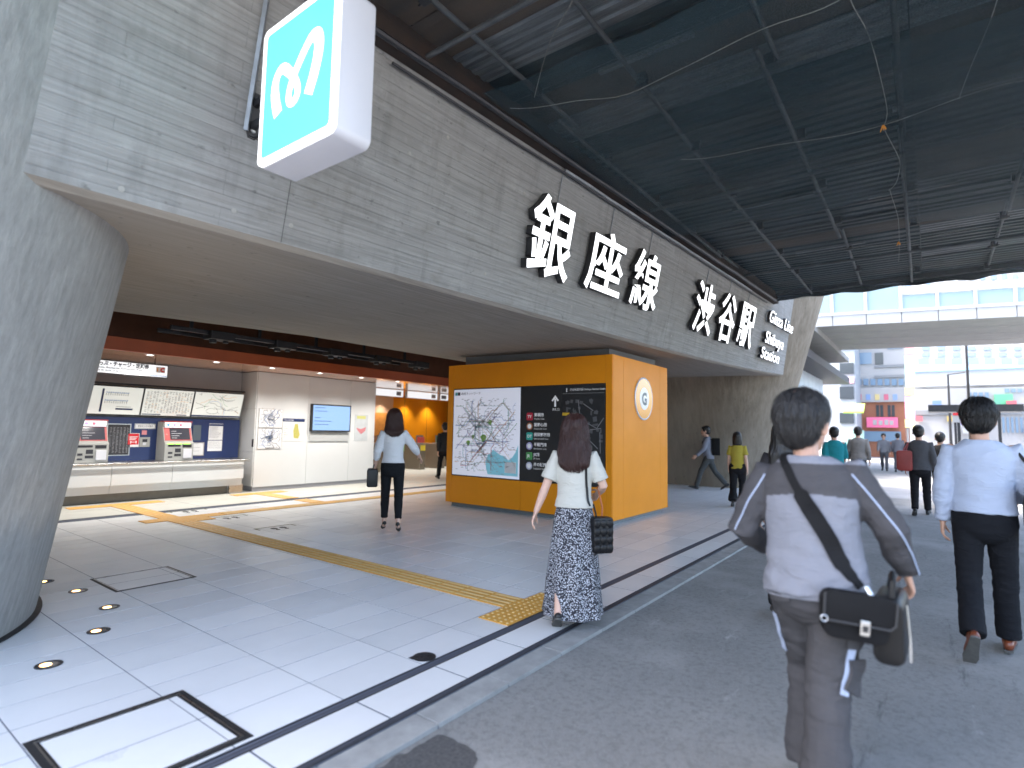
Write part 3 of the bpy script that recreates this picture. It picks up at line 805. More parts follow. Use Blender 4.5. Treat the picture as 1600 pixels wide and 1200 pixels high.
W_, H_ = 1.633, 1.66
fnm = lambda a, b: (KX0 - .0078, 7.588 - a, .628 + b)
fns = lambda a, b: (KX0 - .0069, 7.588 - a, .628 + b)
s = MB(); poly = [(.90, .05), (.86, .16), (.84, .28), (.90, .42), (.97, .45), (1.02, .52), (1.10, .47), (1.20, .42), (1.30, .40), (1.38, .33), (1.46, .38), (1.54, .48), (1.60, .62), (1.60, .05)]
s.add([fns(*p) for p in poly], [tuple(range(len(poly)))]); s.build("map_sea", M_SEA, parent=dm)
s = MB()
for (u, v, r_) in ((.78, .72, .07), (.93, 1.02, .05), (.40, .62, .05), (.52, .74, .035)):
    s.add([fns(u + r_ * (1 + .3 * math.sin(3 * a)) * math.cos(a), v + r_ * 1.1 * math.sin(a)) for a in np.linspace(0, 2 * math.pi, 10)[:-1]], [tuple(range(9))])
s.build("map_park", M_PARK, parent=dm)
rail_map(dm, W_, H_ * .93, fnm, 11, n=62, lw=.0075, center=(.47, .55), labels=90)
s = MB(); s.add([fnm(1.30, .10), fnm(1.56, .10), fnm(1.56, .30), fnm(1.30, .30)], [(0, 1, 2, 3)]); s.build("map_legend", M_PAPER, parent=dm)
s = MB()
for (u, c) in ((.03, 0), (.10, 1)):
    s.mi = c; s.add([fnm(u, 1.545), fnm(u + .065, 1.545), fnm(u + .065, 1.61), fnm(u, 1.61)], [(0, 1, 2, 3)])
s.build("map_logo", [linecols[6], M_INK], parent=dm)
YX, ZU = (0, -1, 0), (0, 0, 1)
text_obj("map_title", "路線ネットワーク", .062, frame((KX0 - .008, 7.588 - .19, 2.185), YX, ZU), M_INK, dm)
# direction board
dd = display(5.938, 5.082, .612, 2.303, M_DK, "direction_board")
M_WINK = mat("white_print", (0.75, 0.75, 0.76), 0.5, emit=(1, 1, 1), estr=.02)
s = MB(); ribbon(s, [(5.21, 1.93), (5.21, 2.07)], .035, lambda a, b: (KX0 - .0062, a, b)); s.add([(KX0 - .0062, 5.21 + .075, 2.04), (KX0 - .0062, 5.21, 2.13), (KX0 - .0062, 5.21 - .075, 2.04), (KX0 - .0062, 5.21 - .05, 2.02), (KX0 - .0062, 5.21, 2.08), (KX0 - .0062, 5.21 + .05, 2.02)], [(0, 1, 4, 5), (1, 2, 3, 4)])
s.build("arrow", M_WINK, parent=dd)
text_obj("printed_text", "改札口", .05, frame((KX0 - .006, 5.27, 1.865), YX, ZU), M_WINK, dd)
rows = [("TY", "東横線", "Toyoko Line", (0.50, .02, .05), 0), ("", "副都心線", "Fukutoshin Line", (.35, .14, .07), 1), ("DT", "田園都市線", "Den-en-toshi Line", (.03, .42, .34), 0), ("", "半蔵門線", "Hanzomon Line", (.36, .33, .60), 1), ("JR", "JR線", "JR Lines", (.08, .34, .10), 0), ("", "井の頭線", "Inokashira Line", (.45, .46, .58), 1)]
for k, (cd, jp, en, c, rd) in enumerate(rows):
    z = 1.76 - k * .175
    m_ = mat("badge_%d" % k, c, .4)
    b_ = MB().prism(rounded(.135, .135, .067 if rd else .022, 5), lambda u, v: (KX0 - .0065, 5.745 - u, z + v), lambda u, v: (KX0 - .004, 5.745 - u, z + v)).build("line_badge", m_, parent=dd)
    if rd:
        MB().prism(rounded(.085, .085, .0424, 6), lambda u, v: (KX0 - .0075, 5.745 - u, z + v), lambda u, v: (KX0 - .0066, 5.745 - u, z + v)).build("badge_centre", M_WINK, parent=b_)
    elif cd: text_obj("badge_letters", cd, .07, frame((KX0 - .0075, 5.745 + .045, z - .025), YX, ZU), M_WINK, b_, bold=.002)
    text_obj("printed_text", jp, .068, frame((KX0 - .006, 5.65, z + .005), YX, ZU), M_WINK, dd, bold=.0015)
    text_obj("printed_text", en, .042, frame((KX0 - .006, 5.65, z - .055), YX, ZU), M_WINK, dd)
# area map
da = display(5.078, 4.247, .612, 2.303, M_DK, "area_map")
text_obj("printed_text", "渋谷駅案内図 Shibuya Station Guide", .045, frame((KX0 - .006, 4.92, 2.20), YX, ZU), M_WINK, da)
text_obj("printed_text", "i", .09, frame((KX0 - .006, 4.99, 2.185), YX, ZU), M_WINK, da, bold=.004)
s = MB(); rnd = random.Random(5); am = [mat("area_grey", (.10, .10, .105), .5), mat("area_light", (.22, .22, .23), .5), mat("area_yellow", (.6, .4, .03), .5), mat("area_red", (.6, .05, .04), .5), mat("area_blue", (.08, .10, .45), .5)]
s.mi = 1; s.add([(KX0 - .0058, 5.06, 2.155), (KX0 - .0058, 4.26, 2.155), (KX0 - .0058, 4.26, 2.148), (KX0 - .0058, 5.06, 2.148)], [(0, 1, 2, 3)])
for k in range(70):
    a, b2 = rnd.uniform(4.30, 4.98), rnd.uniform(.68, 2.05); w_, h_ = rnd.uniform(.03, .09), rnd.uniform(.03, .10); s.mi = 0
    r0 = rnd.uniform(-.5, .5)
    s.add([(KX0 - .0055 - .00002 * k, a + w_ * math.cos(r0 + q * math.pi / 2 + .78) * .6, b2 + h_ * math.sin(r0 + q * math.pi / 2 + .78) * .6) for q in range(4)], [(0, 1, 2, 3)])
for k in range(12):
    s.mi = 1; p0 = (rnd.uniform(4.3, 5.0), rnd.uniform(.7, 2.1)); a = rnd.uniform(0, 6.28)
    ribbon(s, [p0, (min(5.05, max(4.27, p0[0] + .2 * math.cos(a))), min(2.12, max(.65, p0[1] + .35 * math.sin(a))))], .012, lambda a_, b_: (KX0 - .0074, a_, b_))
for (mi, y, z) in ((2, 4.99, 1.80), (3, 4.91, 1.63), (4, 5.03, 1.05)):
    s.mi = mi; s.add([(KX0 - .008, y + .07, z - .025), (KX0 - .008, y - .07, z - .025), (KX0 - .008, y - .07, z + .025), (KX0 - .008, y + .07, z + .025)], [(0, 1, 2, 3)])
tag(s.build("printed_plan", am, parent=da), kind="stuff")
# round emblem on the street side
em = MB().lathe([(.385, 0), (.385, .018), (.37, .024), (.36, .02)], 48).build("emblem", mat("emblem_rim", (.60, .63, .70), .3, metal=.3), parent=kk, smooth=True, M=frame((9.45, KY0, 2.115), (1, 0, 0), (0, 0, 1)))
M_EMO = mat("emblem_orange", (.85, .33, .01), .12, coat=.6)
MB().lathe([(.358, .012), (.358, .0215), (.01, .0215)], 48).build("disc", M_EMO, parent=em)
MB().lathe([(.20, .0205), (.20, .0245), (.01, .0245)], 40).build("white_centre", mat("emblem_white", (.85, .86, .88), .15), parent=em)
text_obj("letter", "G", .30, Matrix.Translation((-.112, -.105, .026)), mat("emblem_navy", (.01, .05, .11), .2), em, bold=.012)

# ================================================================== ticket hall: walls, ceiling, fascia
WY = 12.5
hw = tag(MB().box((6.85, WY + .02, 0.002), (10.25, WY + 1.5, 2.77)).build("hall_wall", M_GREYINK), kind="structure")
for (xa, xb) in ((6.85, 8.20), (8.20, 9.46), (9.46, 10.25)):
    MB().box((xa + .003, WY, .10), (xb - .003, WY + .0195, 2.765)).build("wall_panel", M_WHITE, parent=hw, bevel=.002)
MB().box((6.87, WY + .03, .002), (10.24, WY + .06, .1)).build("skirting", M_GREYP, parent=hw)
for (za, zc) in ((.12, .90), (.905, 1.9), (1.905, 2.765)):
    MB().box((6.828, WY + .022, za), (6.8495, 13.2, zc)).build("wall_panel", M_WHITE, parent=hw)
MB().box((6.826, 12.52, 1.02), (6.8275, 12.6, 1.2)).build("switch_plate", M_DARKMETAL, parent=hw)
rec = tag(MB().box((-2.6, 13.2, 0.002), (6.82, 13.4, 2.77)).build("recess_wall", mat("recess_grey", (.42, .42, .42), .5, var=.08, vscale=2)), kind="structure")
MB().box((-2.6, 10.8, 0.002), (-2.5, 13.2, 2.77)).build("side_wall", M_WHITE, parent=rec)
hc = tag(MB().box((-2.6, 10.86, 2.775), (30, 24, 2.85)).build("hall_ceiling", M_SALMON), kind="structure")
fas = tag(MB().box((-2.6, 10.78, 2.72), (17, 10.855, 2.94)).build("fascia_beam", M_ORANGE_D, bevel=.004), "rust orange fascia beam running above the ticket hall opening", "beam")
roof = tag(MB().box((-6, 3.9, 4.75), (40, 30, 5.1)).build("sky_block_roof", M_INK), kind="structure")  # unseen slab added to keep sky light out of the hall
vb = tag(MB().box((-2.6, 11.6, 2.86), (17, 11.7, 4.75)).build("void_wall", M_BROWN), kind="structure")
MB().box((17.0, 12.0, 2.86), (17.1, 24, 4.7)).build("void_end", M_BROWN, parent=vb)
fw = tag(MB().box((14.9, 17, 0.002), (26, 17.2, 2.774)).build("far_hall_wall", M_ORANGE), kind="structure")
for k in range(8):
    MB().box((15.5 + 1.25 * k, 16.99, 0.5), (15.508 + 1.25 * k, 16.9995, 2.77)).build("panel_joint", M_BROWN, parent=fw)
MB().box((10.25, 17, 0.002), (14.9, 17.15, 2.774)).build("salmon_wall", mat("salmon_wall", (.60, .36, .22), .5, var=.05), parent=fw)
MB().box((13.6, 16.96, 1.2), (14.8, 16.999, 2.1)).build("notice_panel", mat("orange_notice", (.62, .25, .05), .5, var=.3, vscale=9), parent=fw)
MB().box((10.24, 12.5, 0.002), (10.3, 17, 2.774)).build("return_wall", M_WHITE, parent=fw)
MB().box((25.9, 8, 0.002), (26, 17, 2.774)).build("end_wall", M_BROWN, parent=fw)

# black service rack in the void
rk = empty("service_rack", (6.4, 10.1, 3.2), 0, "black cable rack with fittings in the dark void above the fascia", "rack")
rk.location = (0, 0, 0)
for y, z in ((9.9, 3.06), (9.9, 3.34), (10.4, 3.06)):
    MB().box((3.9, y, z), (9.3, y + .07, z + .07)).build("rail", M_DARKMETAL, parent=rk, bevel=.004)
for x in np.arange(4.2, 9.2, 1.2):
    MB().box((x, 9.93, 3.1), (x + .05, 9.97, 4.75)).build("hanger", M_DARKMETAL, parent=rk)
    c_ = MB(); c_.box((x + .3, 9.82, 2.99), (x + .72, 10.12, 3.13)); c_.tube([(x + .4, 9.97, 2.99), (x + .4, 9.97, 2.93)], .06, 10); c_.tube([(x + .62, 9.97, 2.99), (x + .62, 9.97, 2.95)], .05, 10)
    c_.build("fitting", M_BLACK, parent=rk, bevel=.006)
tag(MB().box((4.4, 9.2, 3.35), (9.5, 9.75, 3.7)).build("air_duct", M_DARKMETAL, bevel=.01), "black air duct in the void behind the girder", "duct")

# ceiling downlights (lit lamps): each a ring, a lens and its own lamp
M_LENS = mat("lamp_lens", (1, 1, 1), .4, emit=(1, .96, .88), estr=3)
def downlight(x, y, z, w, lab, grp, spread=110):
    t_ = empty("downlight", (x, y, z), 0, lab, "ceiling light", grp)
    MB().lathe([(.075, 0), (.075, -.006), (.058, -.008), (.055, -.003)], 20, cap=False).build("trim_ring", M_WHITEP, parent=t_, smooth=True)
    MB().lathe([(.055, -.0015), (.055, -.003)], 20).build("lens", M_LENS, parent=t_)
    l = bpy.data.lights.new("downlight_lamp", 'SPOT'); l.energy = w; l.spot_size = R(spread); l.spot_blend = .8; l.shadow_soft_size = .05; l.color = (1, .97, .92)
    lo = bpy.data.objects.new("lamp", l); lo.location = (0, 0, -.02); link(lo, t_)
names_ = ["leftmost", "second", "third", "fourth", "fifth", "sixth", "rightmost"]
for k in range(7):
    downlight(3.0 + k * 1.2, 11.5, 2.775, 21, names_[k] + " of the downlights in the glossy ceiling before the ticket wall", "hall downlights", 140)
for k in range(4):
    downlight(13.0 + k * 1.25, 16.65, 2.775, 15, ["first", "second", "third", "fourth"][k] + " downlight washing the far orange wall, counted from the white wall", "far wall downlights", 100)
for k in range(3):
    downlight(12.0 + k * 2.2, 14.9, 2.775, 30, ["near", "middle", "far"][k] + " downlight over the ticket gates", "gate downlights", 120)

# ================================================================== ticket counter, machines, boards, notices
XR, YB = (1, 0, 0), (0, 0, 1)           # text on walls that face -Y reads along +X
ct = empty("ticket_counter", (4, 12.6, 0), 0, "long white ticket counter with steel edge below the navy panel", "counter")
ct.location = (0, 0, 0)
for xa, xb in ((-2.4, 0.8), (0.8, 2.9), (2.9, 4.02), (4.02, 5.08), (5.08, 6.56)):
    MB().box((xa + .003, 12.38, .33), (xb - .003, 12.42, .725)).build("front_panel", M_WHITE, parent=ct, bevel=.003)
    MB().box((xa + .003, 12.44, .18), (xb - .003, 12.48, .325)).build("lower_panel", M_WHITE, parent=ct, bevel=.003)
MB().box((-2.4, 12.425, .33), (6.55, 13.2, .72)).build("carcass", M_GREYINK, parent=ct)
MB().box((-2.4, 12.56, .003), (6.3, 12.6, .2)).build("kick_board", mat("kick_brown", (.16, .14, .11), .4, var=.2), parent=ct)
MB().box((6.3, 12.47, .003), (6.6, 12.52, .2)).build("plinth_block", M_STEEL, parent=ct)
MB().box((-2.4, 12.36, .728), (6.6, 13.18, .755)).build("worktop", M_STEEL, parent=ct, bevel=.006)
MB().tube([(-2.4, 12.32, .742), (6.62, 12.32, .742), (6.66, 12.34, .742), (6.68, 12.40, .742)], .02, 10).build("hand_rail", M_STEEL, parent=ct, smooth=True)
nv = tag(MB().box((-2.4, 13.06, .757), (6.76, 13.195, 1.64)).build("navy_backboard", M_NAVY), "dark navy backboard behind the ticket machines", "panel")

M_MACH = mat("machine_grey", (.36, .36, .34), .45, var=.08, vscale=5)
M_MRED = mat("machine_red", (.42, .05, .05), .4)
M_HEAD = mat("machine_header", (.8, .82, .9), .3, emit=(.8, .86, 1), estr=.13)
M_SCR = mat("machine_screen", (.02, .02, .025), .1, emit=(.25, .28, .36), estr=.04)
M_GRN = mat("green_led", (.3, .9, .1), .4, emit=(.5, 1, .1), estr=.5)
M_RLED = mat("red_led", (.9, .1, .1), .4, emit=(1, .12, .06), estr=.5)
def machine(x0, lab, lit):
    t_ = empty("ticket_machine", (x0, 12.62, .756), 0, lab, "ticket machine", "ticket machines")
    w = .56
    side = [(0, 0), (.0, .36), (.05, .40), (.17, .70), (.14, .72), (.14, .80), (.43, .80), (.43, 0)]
    MB().prism(side, lambda u, v: (0, u, v), lambda u, v: (w, u, v)).build("casing", M_MACH, parent=t_, bevel=.006)
    MB().box((.03, .128, .685), (w - .03, .137, .79)).build("header", M_HEAD, parent=t_)
    MB().box((.0, .12, .795), (w, .3, .815)).build("red_cap", M_MRED, parent=t_)
    for k, c in enumerate(((.1, .3, .8), (.4, .3, .75), (.75, .15, .2))):
        MB().lathe([(.028, 0), (.028, .002)], 14).build("header_icon", mat("icon_%d" % k, c, .4, emit=c, estr=.1), parent=t_, M=frame((.09 + .12 * k, .1275, .737), XR, YB))
    A, B = Vector((0, .05, .40)), Vector((0, .17, .70)); d = (B - A).normalized()
    Ms = frame((0, A.y, A.z), XR, d)
    MB().box((.015, .012, .0005), (w - .015, .30, .006)).build("bezel", M_MRED, parent=t_, M=Ms)
    sc = MB().box((.12, .03, .0062), (w - .05, .285, .009)).build("screen", M_SCR, parent=t_, M=Ms)
    m_ = MB()
    for r_ in range(4):
        m_.box((.15, .06 + r_ * .05, .0092), (.15 + .1 + .05 * (r_ % 3), .075 + r_ * .05, .0096))
    tag(m_.build("screen_text", M_GREYINK, parent=sc), kind="stuff")
    MB().lathe([(.014, 0), (.014, .004)], 10).build("indicator", M_RLED, parent=t_, M=Ms @ Matrix.Translation((.06, .15, .006)))
    for (xa, xb, za, zc, mm) in ((.07, .15, .14, .18, M_INK), (.19, .32, .09, .14, M_INK), (.2, .31, .17, .25, M_INK), (.07, .15, .06, .09, M_INK), (.06, .3, .29, .33, M_DARKMETAL), (.34, .52, .27, .33, M_DARKMETAL)):
        MB().box((xa, -.006, za), (xb, -.0005, zc)).build("slot", mm, parent=t_)
    MB().box((.35, -.035, .05), (.52, -.001, .24)).build("tray", M_WHITEP, parent=t_, bevel=.01)
    if lit:
        for xa in (.05, .2, .36): MB().box((xa, -.009, .34), (xa + .12, -.0005, .355)).build("status_light", M_GRN, parent=t_)
machine(3.46, "left ticket machine, half hidden by the pier", False)
machine(5.0, "right ticket machine with green status lights glowing", True)

M_BRD = mat("fare_board_lit", (.55, .56, .53), .3, emit=(.93, .96, .90), estr=.09)
def fare_board(xa, xb, lab, style):
    t_ = empty("fare_board", (xa, 12.98, 1.68), 0, lab, "light box", "lit fare boards")
    up = Vector((0, -.17, .56)).normalized(); Mf = frame((0, 0, 0), XR, up); w, h = xb - xa, .575
    MB().box((0, 0, -.08), (w, h, 0)).build("frame", M_GREYP, parent=t_, M=Mf)
    MB().box((.008, .008, .0005), (w - .008, h - .008, .004)).build("lit_sheet", M_BRD, parent=t_, M=Mf)
    p = MB(); rnd = random.Random(style * 7 + 1)
    fn = lambda u, v: Mf @ Vector((u, v, .006))
    def rect(u, v, a, b, mi): p.mi = mi; p.add([fn(u, v), fn(u + a, v), fn(u + a, v + b), fn(u, v + b)], [(0, 1, 2, 3)])
    if style == 1:
        rect(.28, .05, .035, .47, 1)
        for v in (.44, .28):
            rect(.34, v, .40, .007, 2)
            for k in range(11): rect(.35 + k * .037, v - .05, .008, .035 + .01 * (k % 3), 0); rect(.35 + k * .037, v + .012, .02, .012, 2)
        rect(.55, .10, .3, .035, 1); rect(.56, .16, .25, .008, 0)
    elif style == 2:
        for k in range(15):
            for q in range(30):
                if rnd.random() < .8: rect(.05 + k * .06, .07 + q * .0155, rnd.uniform(.02, .045), .006, 0 if rnd.random() < .85 else 3)
        rect(.02, .02, .35, .02, 1); rect(.68, .02, .2, .02, 1)
    elif style == 3:
        for k in range(26):
            pts = [(rnd.uniform(.05, w - .1), rnd.uniform(.1, h - .05))]; a = rnd.uniform(0, 6.28)
            for _ in range(6):
                a += rnd.uniform(-.7, .7); q = (pts[-1][0] + .07 * math.cos(a), pts[-1][1] + .05 * math.sin(a))
                if .03 < q[0] < w - .03 and .07 < q[1] < h - .03: pts.append(q)
            p.mi = rnd.choice([0, 0, 2, 3, 4])
            if len(pts) > 1: ribbon(p, catmull(pts, 3), .006, lambda u, v: Mf @ Vector((u, v, .006)))
        rect(.0, .012, w, .035, 1)
    tag(p.build("print", [M_INK, M_NAVY, linecols[1], linecols[7], linecols[2]], parent=t_), kind="stuff")
fare_board(2.66, 3.60, "lit fare board mostly hidden behind the near pier", 1)
fare_board(3.63, 4.62, "lit fare board with two short line diagrams", 1)
fare_board(4.64, 5.60, "lit fare board filled with columns of small print", 2)
fare_board(5.62, 6.70, "lit fare board showing a rail network map", 3)
MB_ = MB(); MB_.box((2.6, 12.78, 2.27), (6.7, 12.9, 2.30)); tag(MB_.build("lamp_rail", M_DARKMETAL), "thin dark rail above the lit fare boards", "rail")

# hanging ticket sign
ts = empty("ticket_sign", (3.9, 12.0, 2.53), 0, "hanging lit sign in Japanese for tickets above the machines", "sign")
ts.location = (0, 0, 0)
MB().box((2.9, 12.0, 2.405), (4.72, 12.12, 2.655)).build("casing", M_DARKMETAL, parent=ts, bevel=.004)
M_SGN = mat("sign_lit", (.85, .87, .88), .3, emit=(.88, .94, 1), estr=.14)
MB().box((2.915, 11.996, 2.42), (4.705, 11.9995, 2.642)).build("lit_panel", M_SGN, parent=ts)
for x in (3.1, 4.5): MB().tube([(x, 12.06, 2.655), (x, 12.06, 2.775)], .012, 8).build("hanger", M_DARKMETAL, parent=ts)
text_obj("printed_text", "きっぷ・チャージ・定期券", .112, frame((3.50, 11.994, 2.545), XR, YB), M_INK, ts, bold=.004, fit=(.88, .10))
text_obj("printed_text", "Tickets, Recharge, Commuter Pass", .05, frame((3.50, 11.994, 2.495), XR, YB), M_INK, ts, bold=.001, fit=(.76, .04))
text_obj("printed_text", "乗車券 充値 定期 표·충전·정기권", .04, frame((3.50, 11.994, 2.448), XR, YB), M_INK, ts, fit=(.70, .03))
MB().box((3.30, 11.993, 2.46), (3.45, 11.9955, 2.62)).build("pictogram", M_NAVY, parent=ts)
MB().box((3.34, 11.9915, 2.48), (3.41, 11.9928, 2.57)).build("pictogram_figure", M_WINK, parent=ts)
MB().box((4.22, 11.993, 2.432), (4.70, 11.9955, 2.446)).build("blue_line", linecols[1], parent=ts)
s = MB(); s.mi = 0; s.box((4.50, 11.991, 2.50), (4.66, 11.9955, 2.615)); s.build("ic_badge", M_PAPER, parent=ts)
text_obj("ic_letter", "I", .09, frame((4.515, 11.989, 2.525), XR, YB), linecols[7], ts, bold=.006)
s = MB(); ribbon(s, [(4.625 + .038 * math.cos(a), 2.558 + .032 * math.sin(a)) for a in np.linspace(R(50), R(310), 18)], .026, lambda u, v: (u, 11.989, v)); s.build("ic_letter", M_REDINK, parent=ts)

def sheet(name, xa, xb, za, zc, y, m_, lab, cat, lines=0, seed=1, ink=None, grp="notices on the navy backboard", frame_m=None, head=None):
    t_ = empty(name, (xa, y, za), 0, lab, cat, grp)
    w, h = xb - xa, zc - za
    MB().box((0, -.006, 0), (w, 0, h)).build("sheet" if not frame_m else "frame", frame_m or m_, parent=t_)
    b = .018 if frame_m else 0
    if frame_m: MB().box((b, -.008, b), (w - b, -.0062, h - b)).build("sheet", m_, parent=t_)
    if lines:
        rnd = random.Random(seed); p = MB(); n = lines
        top = h - .03 - (0.05 if head else 0)
        for k in range(n):
            z = top - (top - .03) * k / n
            wl = rnd.uniform(.5, .88) * (w - 2 * b); p.box((.04 * w + b, -.0092, z - .006), (.04 * w + b + wl, -.0085, z))
        tag(p.build("print", ink or M_GREYINK, parent=t_), kind="stuff")
    if head: MB().box((0, -.0105, h - .055), (w, -.0088, h - .012)).build("heading", head, parent=t_)
    return t_
YN = 13.058
tt_ = sheet("timetable", 4.10, 4.52, .86, 1.50, YN, M_GLASSY, "framed black timetable between the two ticket machines", "timetable", 0, frame_m=M_STEEL)
p = MB()
for c in range(6):
    for r_ in range(20): p.box((.05 + c * .06, -.0095, .06 + r_ * .026), (.05 + c * .06 + random.uniform(.015, .04), -.009, .068 + r_ * .026))
tag(p.build("print", M_GREYINK, parent=tt_), kind="stuff")
t_ = sheet("notice_plate", 4.58, 4.97, 1.40, 1.51, YN, M_PAPER, "narrow white plate with black Japanese characters above the red notice", "notice", frame_m=M_STEEL)
text_obj("print", "防犯カメラ作動中", .05, frame((.06, -.0092, .035), XR, YB), M_INK, t_, fit=(.28, .045))
t_ = sheet("red_notice", 4.47, 4.68, 1.03, 1.31, YN, M_PAPER, "red poster with white arrow figures beside the timetable", "notice", 0)
MB().box((.008, -.0085, .05), (.202, -.0065, .27)).build("red_field", M_REDINK, parent=t_)
for k in range(3): MB().box((.03, -.0098, .2 - k * .028), (.18 - .02 * k, -.009, .212 - k * .028)).build("print", M_WINK, parent=t_)
for x in (.05, .145): MB().box((x, -.0098, .075), (x + .018, -.009, .125)).build("print", M_WINK, parent=t_)
MB().box((.07, -.0098, .095), (.142, -.009, .105)).build("print", M_WINK, parent=t_)
sheet("pink_sticker", 4.72, 4.81, 1.28, 1.37, YN, mat("pink_paper", (.65, .25, .27), .5), "small pink sticker right of the red poster", "sticker")
t_ = sheet("coin_box", 4.69, 4.88, 1.03, 1.23, YN, M_MACH, "small grey coin fitting set in the backboard by the red poster", "fitting")
MB().box((.05, -.009, .1), (.14, -.0065, .16)).build("slot", M_INK, parent=t_)
MB().box((.06, -.012, .04), (.12, -.0065, .09)).build("flap", M_WHITEP, parent=t_)
sheet("grey_screen", 5.72, 5.89, 1.16, 1.50, YN, mat("grey_glass", (.10, .13, .16), .25), "plain grey glass strip right of the second ticket machine", "panel")
sheet("paper_notice", 5.66, 5.98, .82, 1.12, YN, M_PAPER, "wide framed pale paper low on the backboard", "notice", 3, 3, frame_m=M_STEEL)
sheet("paper_notice", 6.06, 6.37, 1.17, 1.54, YN, M_PAPER, "white paper with dark heading and rows of text", "notice", 12, 4, head=M_NAVY)
sheet("paper_notice", 6.05, 6.37, .92, 1.155, YN, M_PAPER, "blank looking paper hung under the text sheet", "notice", 4, 5)
# wall maps, notices and monitor on the white wall
WYF = WY - .001
for k, (za, zc, lab, sd_) in enumerate(((1.465, 1.915, "upper black and white network map on the white wall", 21), (.965, 1.455, "lower black and white network map on the white wall", 33))):
    t_ = empty("wall_map", (6.90, WYF, za), 0, lab, "map", "two wall maps")
    w, h = .60, zc - za
    MB().box((0, -.012, 0), (w, 0, h)).build("frame", M_STEEL, parent=t_); MB().box((.01, -.014, .01), (w - .01, -.0122, h - .01)).build("sheet", M_PAPER, parent=t_)
    rail_map(t_, w, h, lambda u, v: (u, -.0155, v), sd_, n=46, lw=.007, center=(.5, .52), grey=True, labels=40, name="print")
    if k: MB().box((.2, -.0165, .02), (.42, -.0158, .035)).build("caption", M_INK, parent=t_)
t_ = empty("gate_notice", (7.52, WYF, 1.15), 0, "white notice with navy heading and a small coloured plan", "notice")
MB().box((0, -.008, .475), (.58, 0, .55)).build("heading", M_NAVY, parent=t_); MB().box((0, -.006, 0), (.57, 0, .47)).build("sheet", mat("notice_grey", (.66, .66, .64), .5), parent=t_)
text_obj("print", "改札口 駅構図", .04, frame((.03, -.0085, .495), XR, YB), M_WINK, t_)
p = MB(); p.add([(.30, -.0075, .08), (.42, -.0075, .06), (.46, -.0075, .16), (.42, -.0075, .30), (.40, -.0075, .42), (.32, -.0075, .42), (.28, -.0075, .25)], [tuple(range(7))]); p.build("plan", mat("plan_yellow", (.55, .42, .12), .5, var=.5, vscale=30, vcol=(.35, .4, .1)), parent=t_)
p = MB()
for k in range(7): p.box((.03, -.0078, .40 - .05 * k), (.03 + .04 + .07 * ((k * 37) % 3) / 2, -.007, .408 - .05 * k))
tag(p.build("print", M_GREYINK, parent=t_), kind="stuff")
t_ = empty("wall_monitor", (8.24, WYF, 1.39), 0, "flat monitor glowing pale blue on the white wall", "monitor")
MB().box((0, -.09, 0), (1.18, -.004, .70)).build("casing", M_BLACK, parent=t_, bevel=.008)
MB().box((.035, -.093, .035), (1.145, -.0905, .665)).build("screen", mat("monitor_screen", (.05, .06, .1), .2, emit=(.27, .47, .80), estr=.22), parent=t_)
p = MB()
for k, wl in enumerate((.3, .36, .0, .16, .5, .42)): 
    if wl: p.box((.08, -.0945, .60 - .085 * k), (.08 + wl, -.0935, .613 - .085 * k))
tag(p.build("screen_text", mat("screen_ink", (.02, .04, .12), .4), parent=t_), kind="stuff")
MB().box((0, -.03, -.24), (1.18, -.004, -.03)).build("lower_box", mat("monitor_box", (.45, .46, .46), .4), parent=t_, bevel=.004)
t_ = sheet("wall_poster", 9.62, 10.06, 1.15, 1.86, WYF, mat("poster_grey", (.55, .58, .60), .5, var=.15, vscale=6), "grey poster with red splash near the end of the white wall", "poster", 0, grp="")
MB().box((.06, -.0085, .60), (.36, -.007, .68)).build("yellow_heading", mat("poster_yellow", (.55, .55, .2), .5), parent=t_)
p = MB(); p.add([(.05, -.0085, .36), (.2, -.0085, .32), (.38, -.0085, .38), (.36, -.0085, .28), (.22, -.0085, .18), (.1, -.0085, .28)], [tuple(range(6))]); p.build("red_splash", mat("poster_red", (.55, .2, .22), .5), parent=t_)
# hanging gate sign and ticket gates in the far hall
for xa, xb, lab in ((11.45, 12.60, "left segment of the lit sign hanging before the far orange wall"), (12.78, 14.20, "middle segment of the lit sign hanging before the far orange wall"), (14.34, 14.75, "short right segment of the lit sign hanging in the far hall")):
    t_ = empty("gate_sign", (xa, 13.9, 2.53), 0, lab, "sign", "gate signs")
    MB().box((0, .0, 0), (xb - xa, .1, .235)).build("casing", M_WHITEP, parent=t_); MB().box((.01, -.003, .01), (xb - xa - .01, -.0005, .225)).build("lit_panel", M_SGN, parent=t_)
    MB().box((xb - xa - .3 if xb - xa > .5 else .05, -.005, .05), (xb - xa - .1, -.0035, .18)).build("print", M_GREYINK, parent=t_)
for k in range(5):
    x = 12.6 + k * 1.05
    t_ = empty("ticket_gate", (x, 15.2, 0), 0, ["first", "second", "third", "fourth", "fifth"][k] + " ticket gate below the far orange wall, counted from the white wall", "ticket gate", "ticket gates")
    MB().box((0, 0, .003), (.28, 1.5, .95)).build("cabinet", mat("gate_brown", (.20, .17, .13), .35, metal=.3), parent=t_, bevel=.03)
    MB().box((.02, -.004, .70), (.26, -.0005, .9)).build("front_light", [M_REDINK, M_PARK, mat("gate_yellow", (.7, .55, .05), .4), mat("gate_pink", (.7, .2, .3), .4), M_BLUEINK][k], parent=t_)
    MB().box((.06, .1, .951), (.22, .4, .97)).build("reader", M_NAVY, parent=t_)
    MB().box((.28, .7, .55), (.60, .73, .85)).build("flap", mat("flap_orange", (.7, .25, .08), .4), parent=t_)
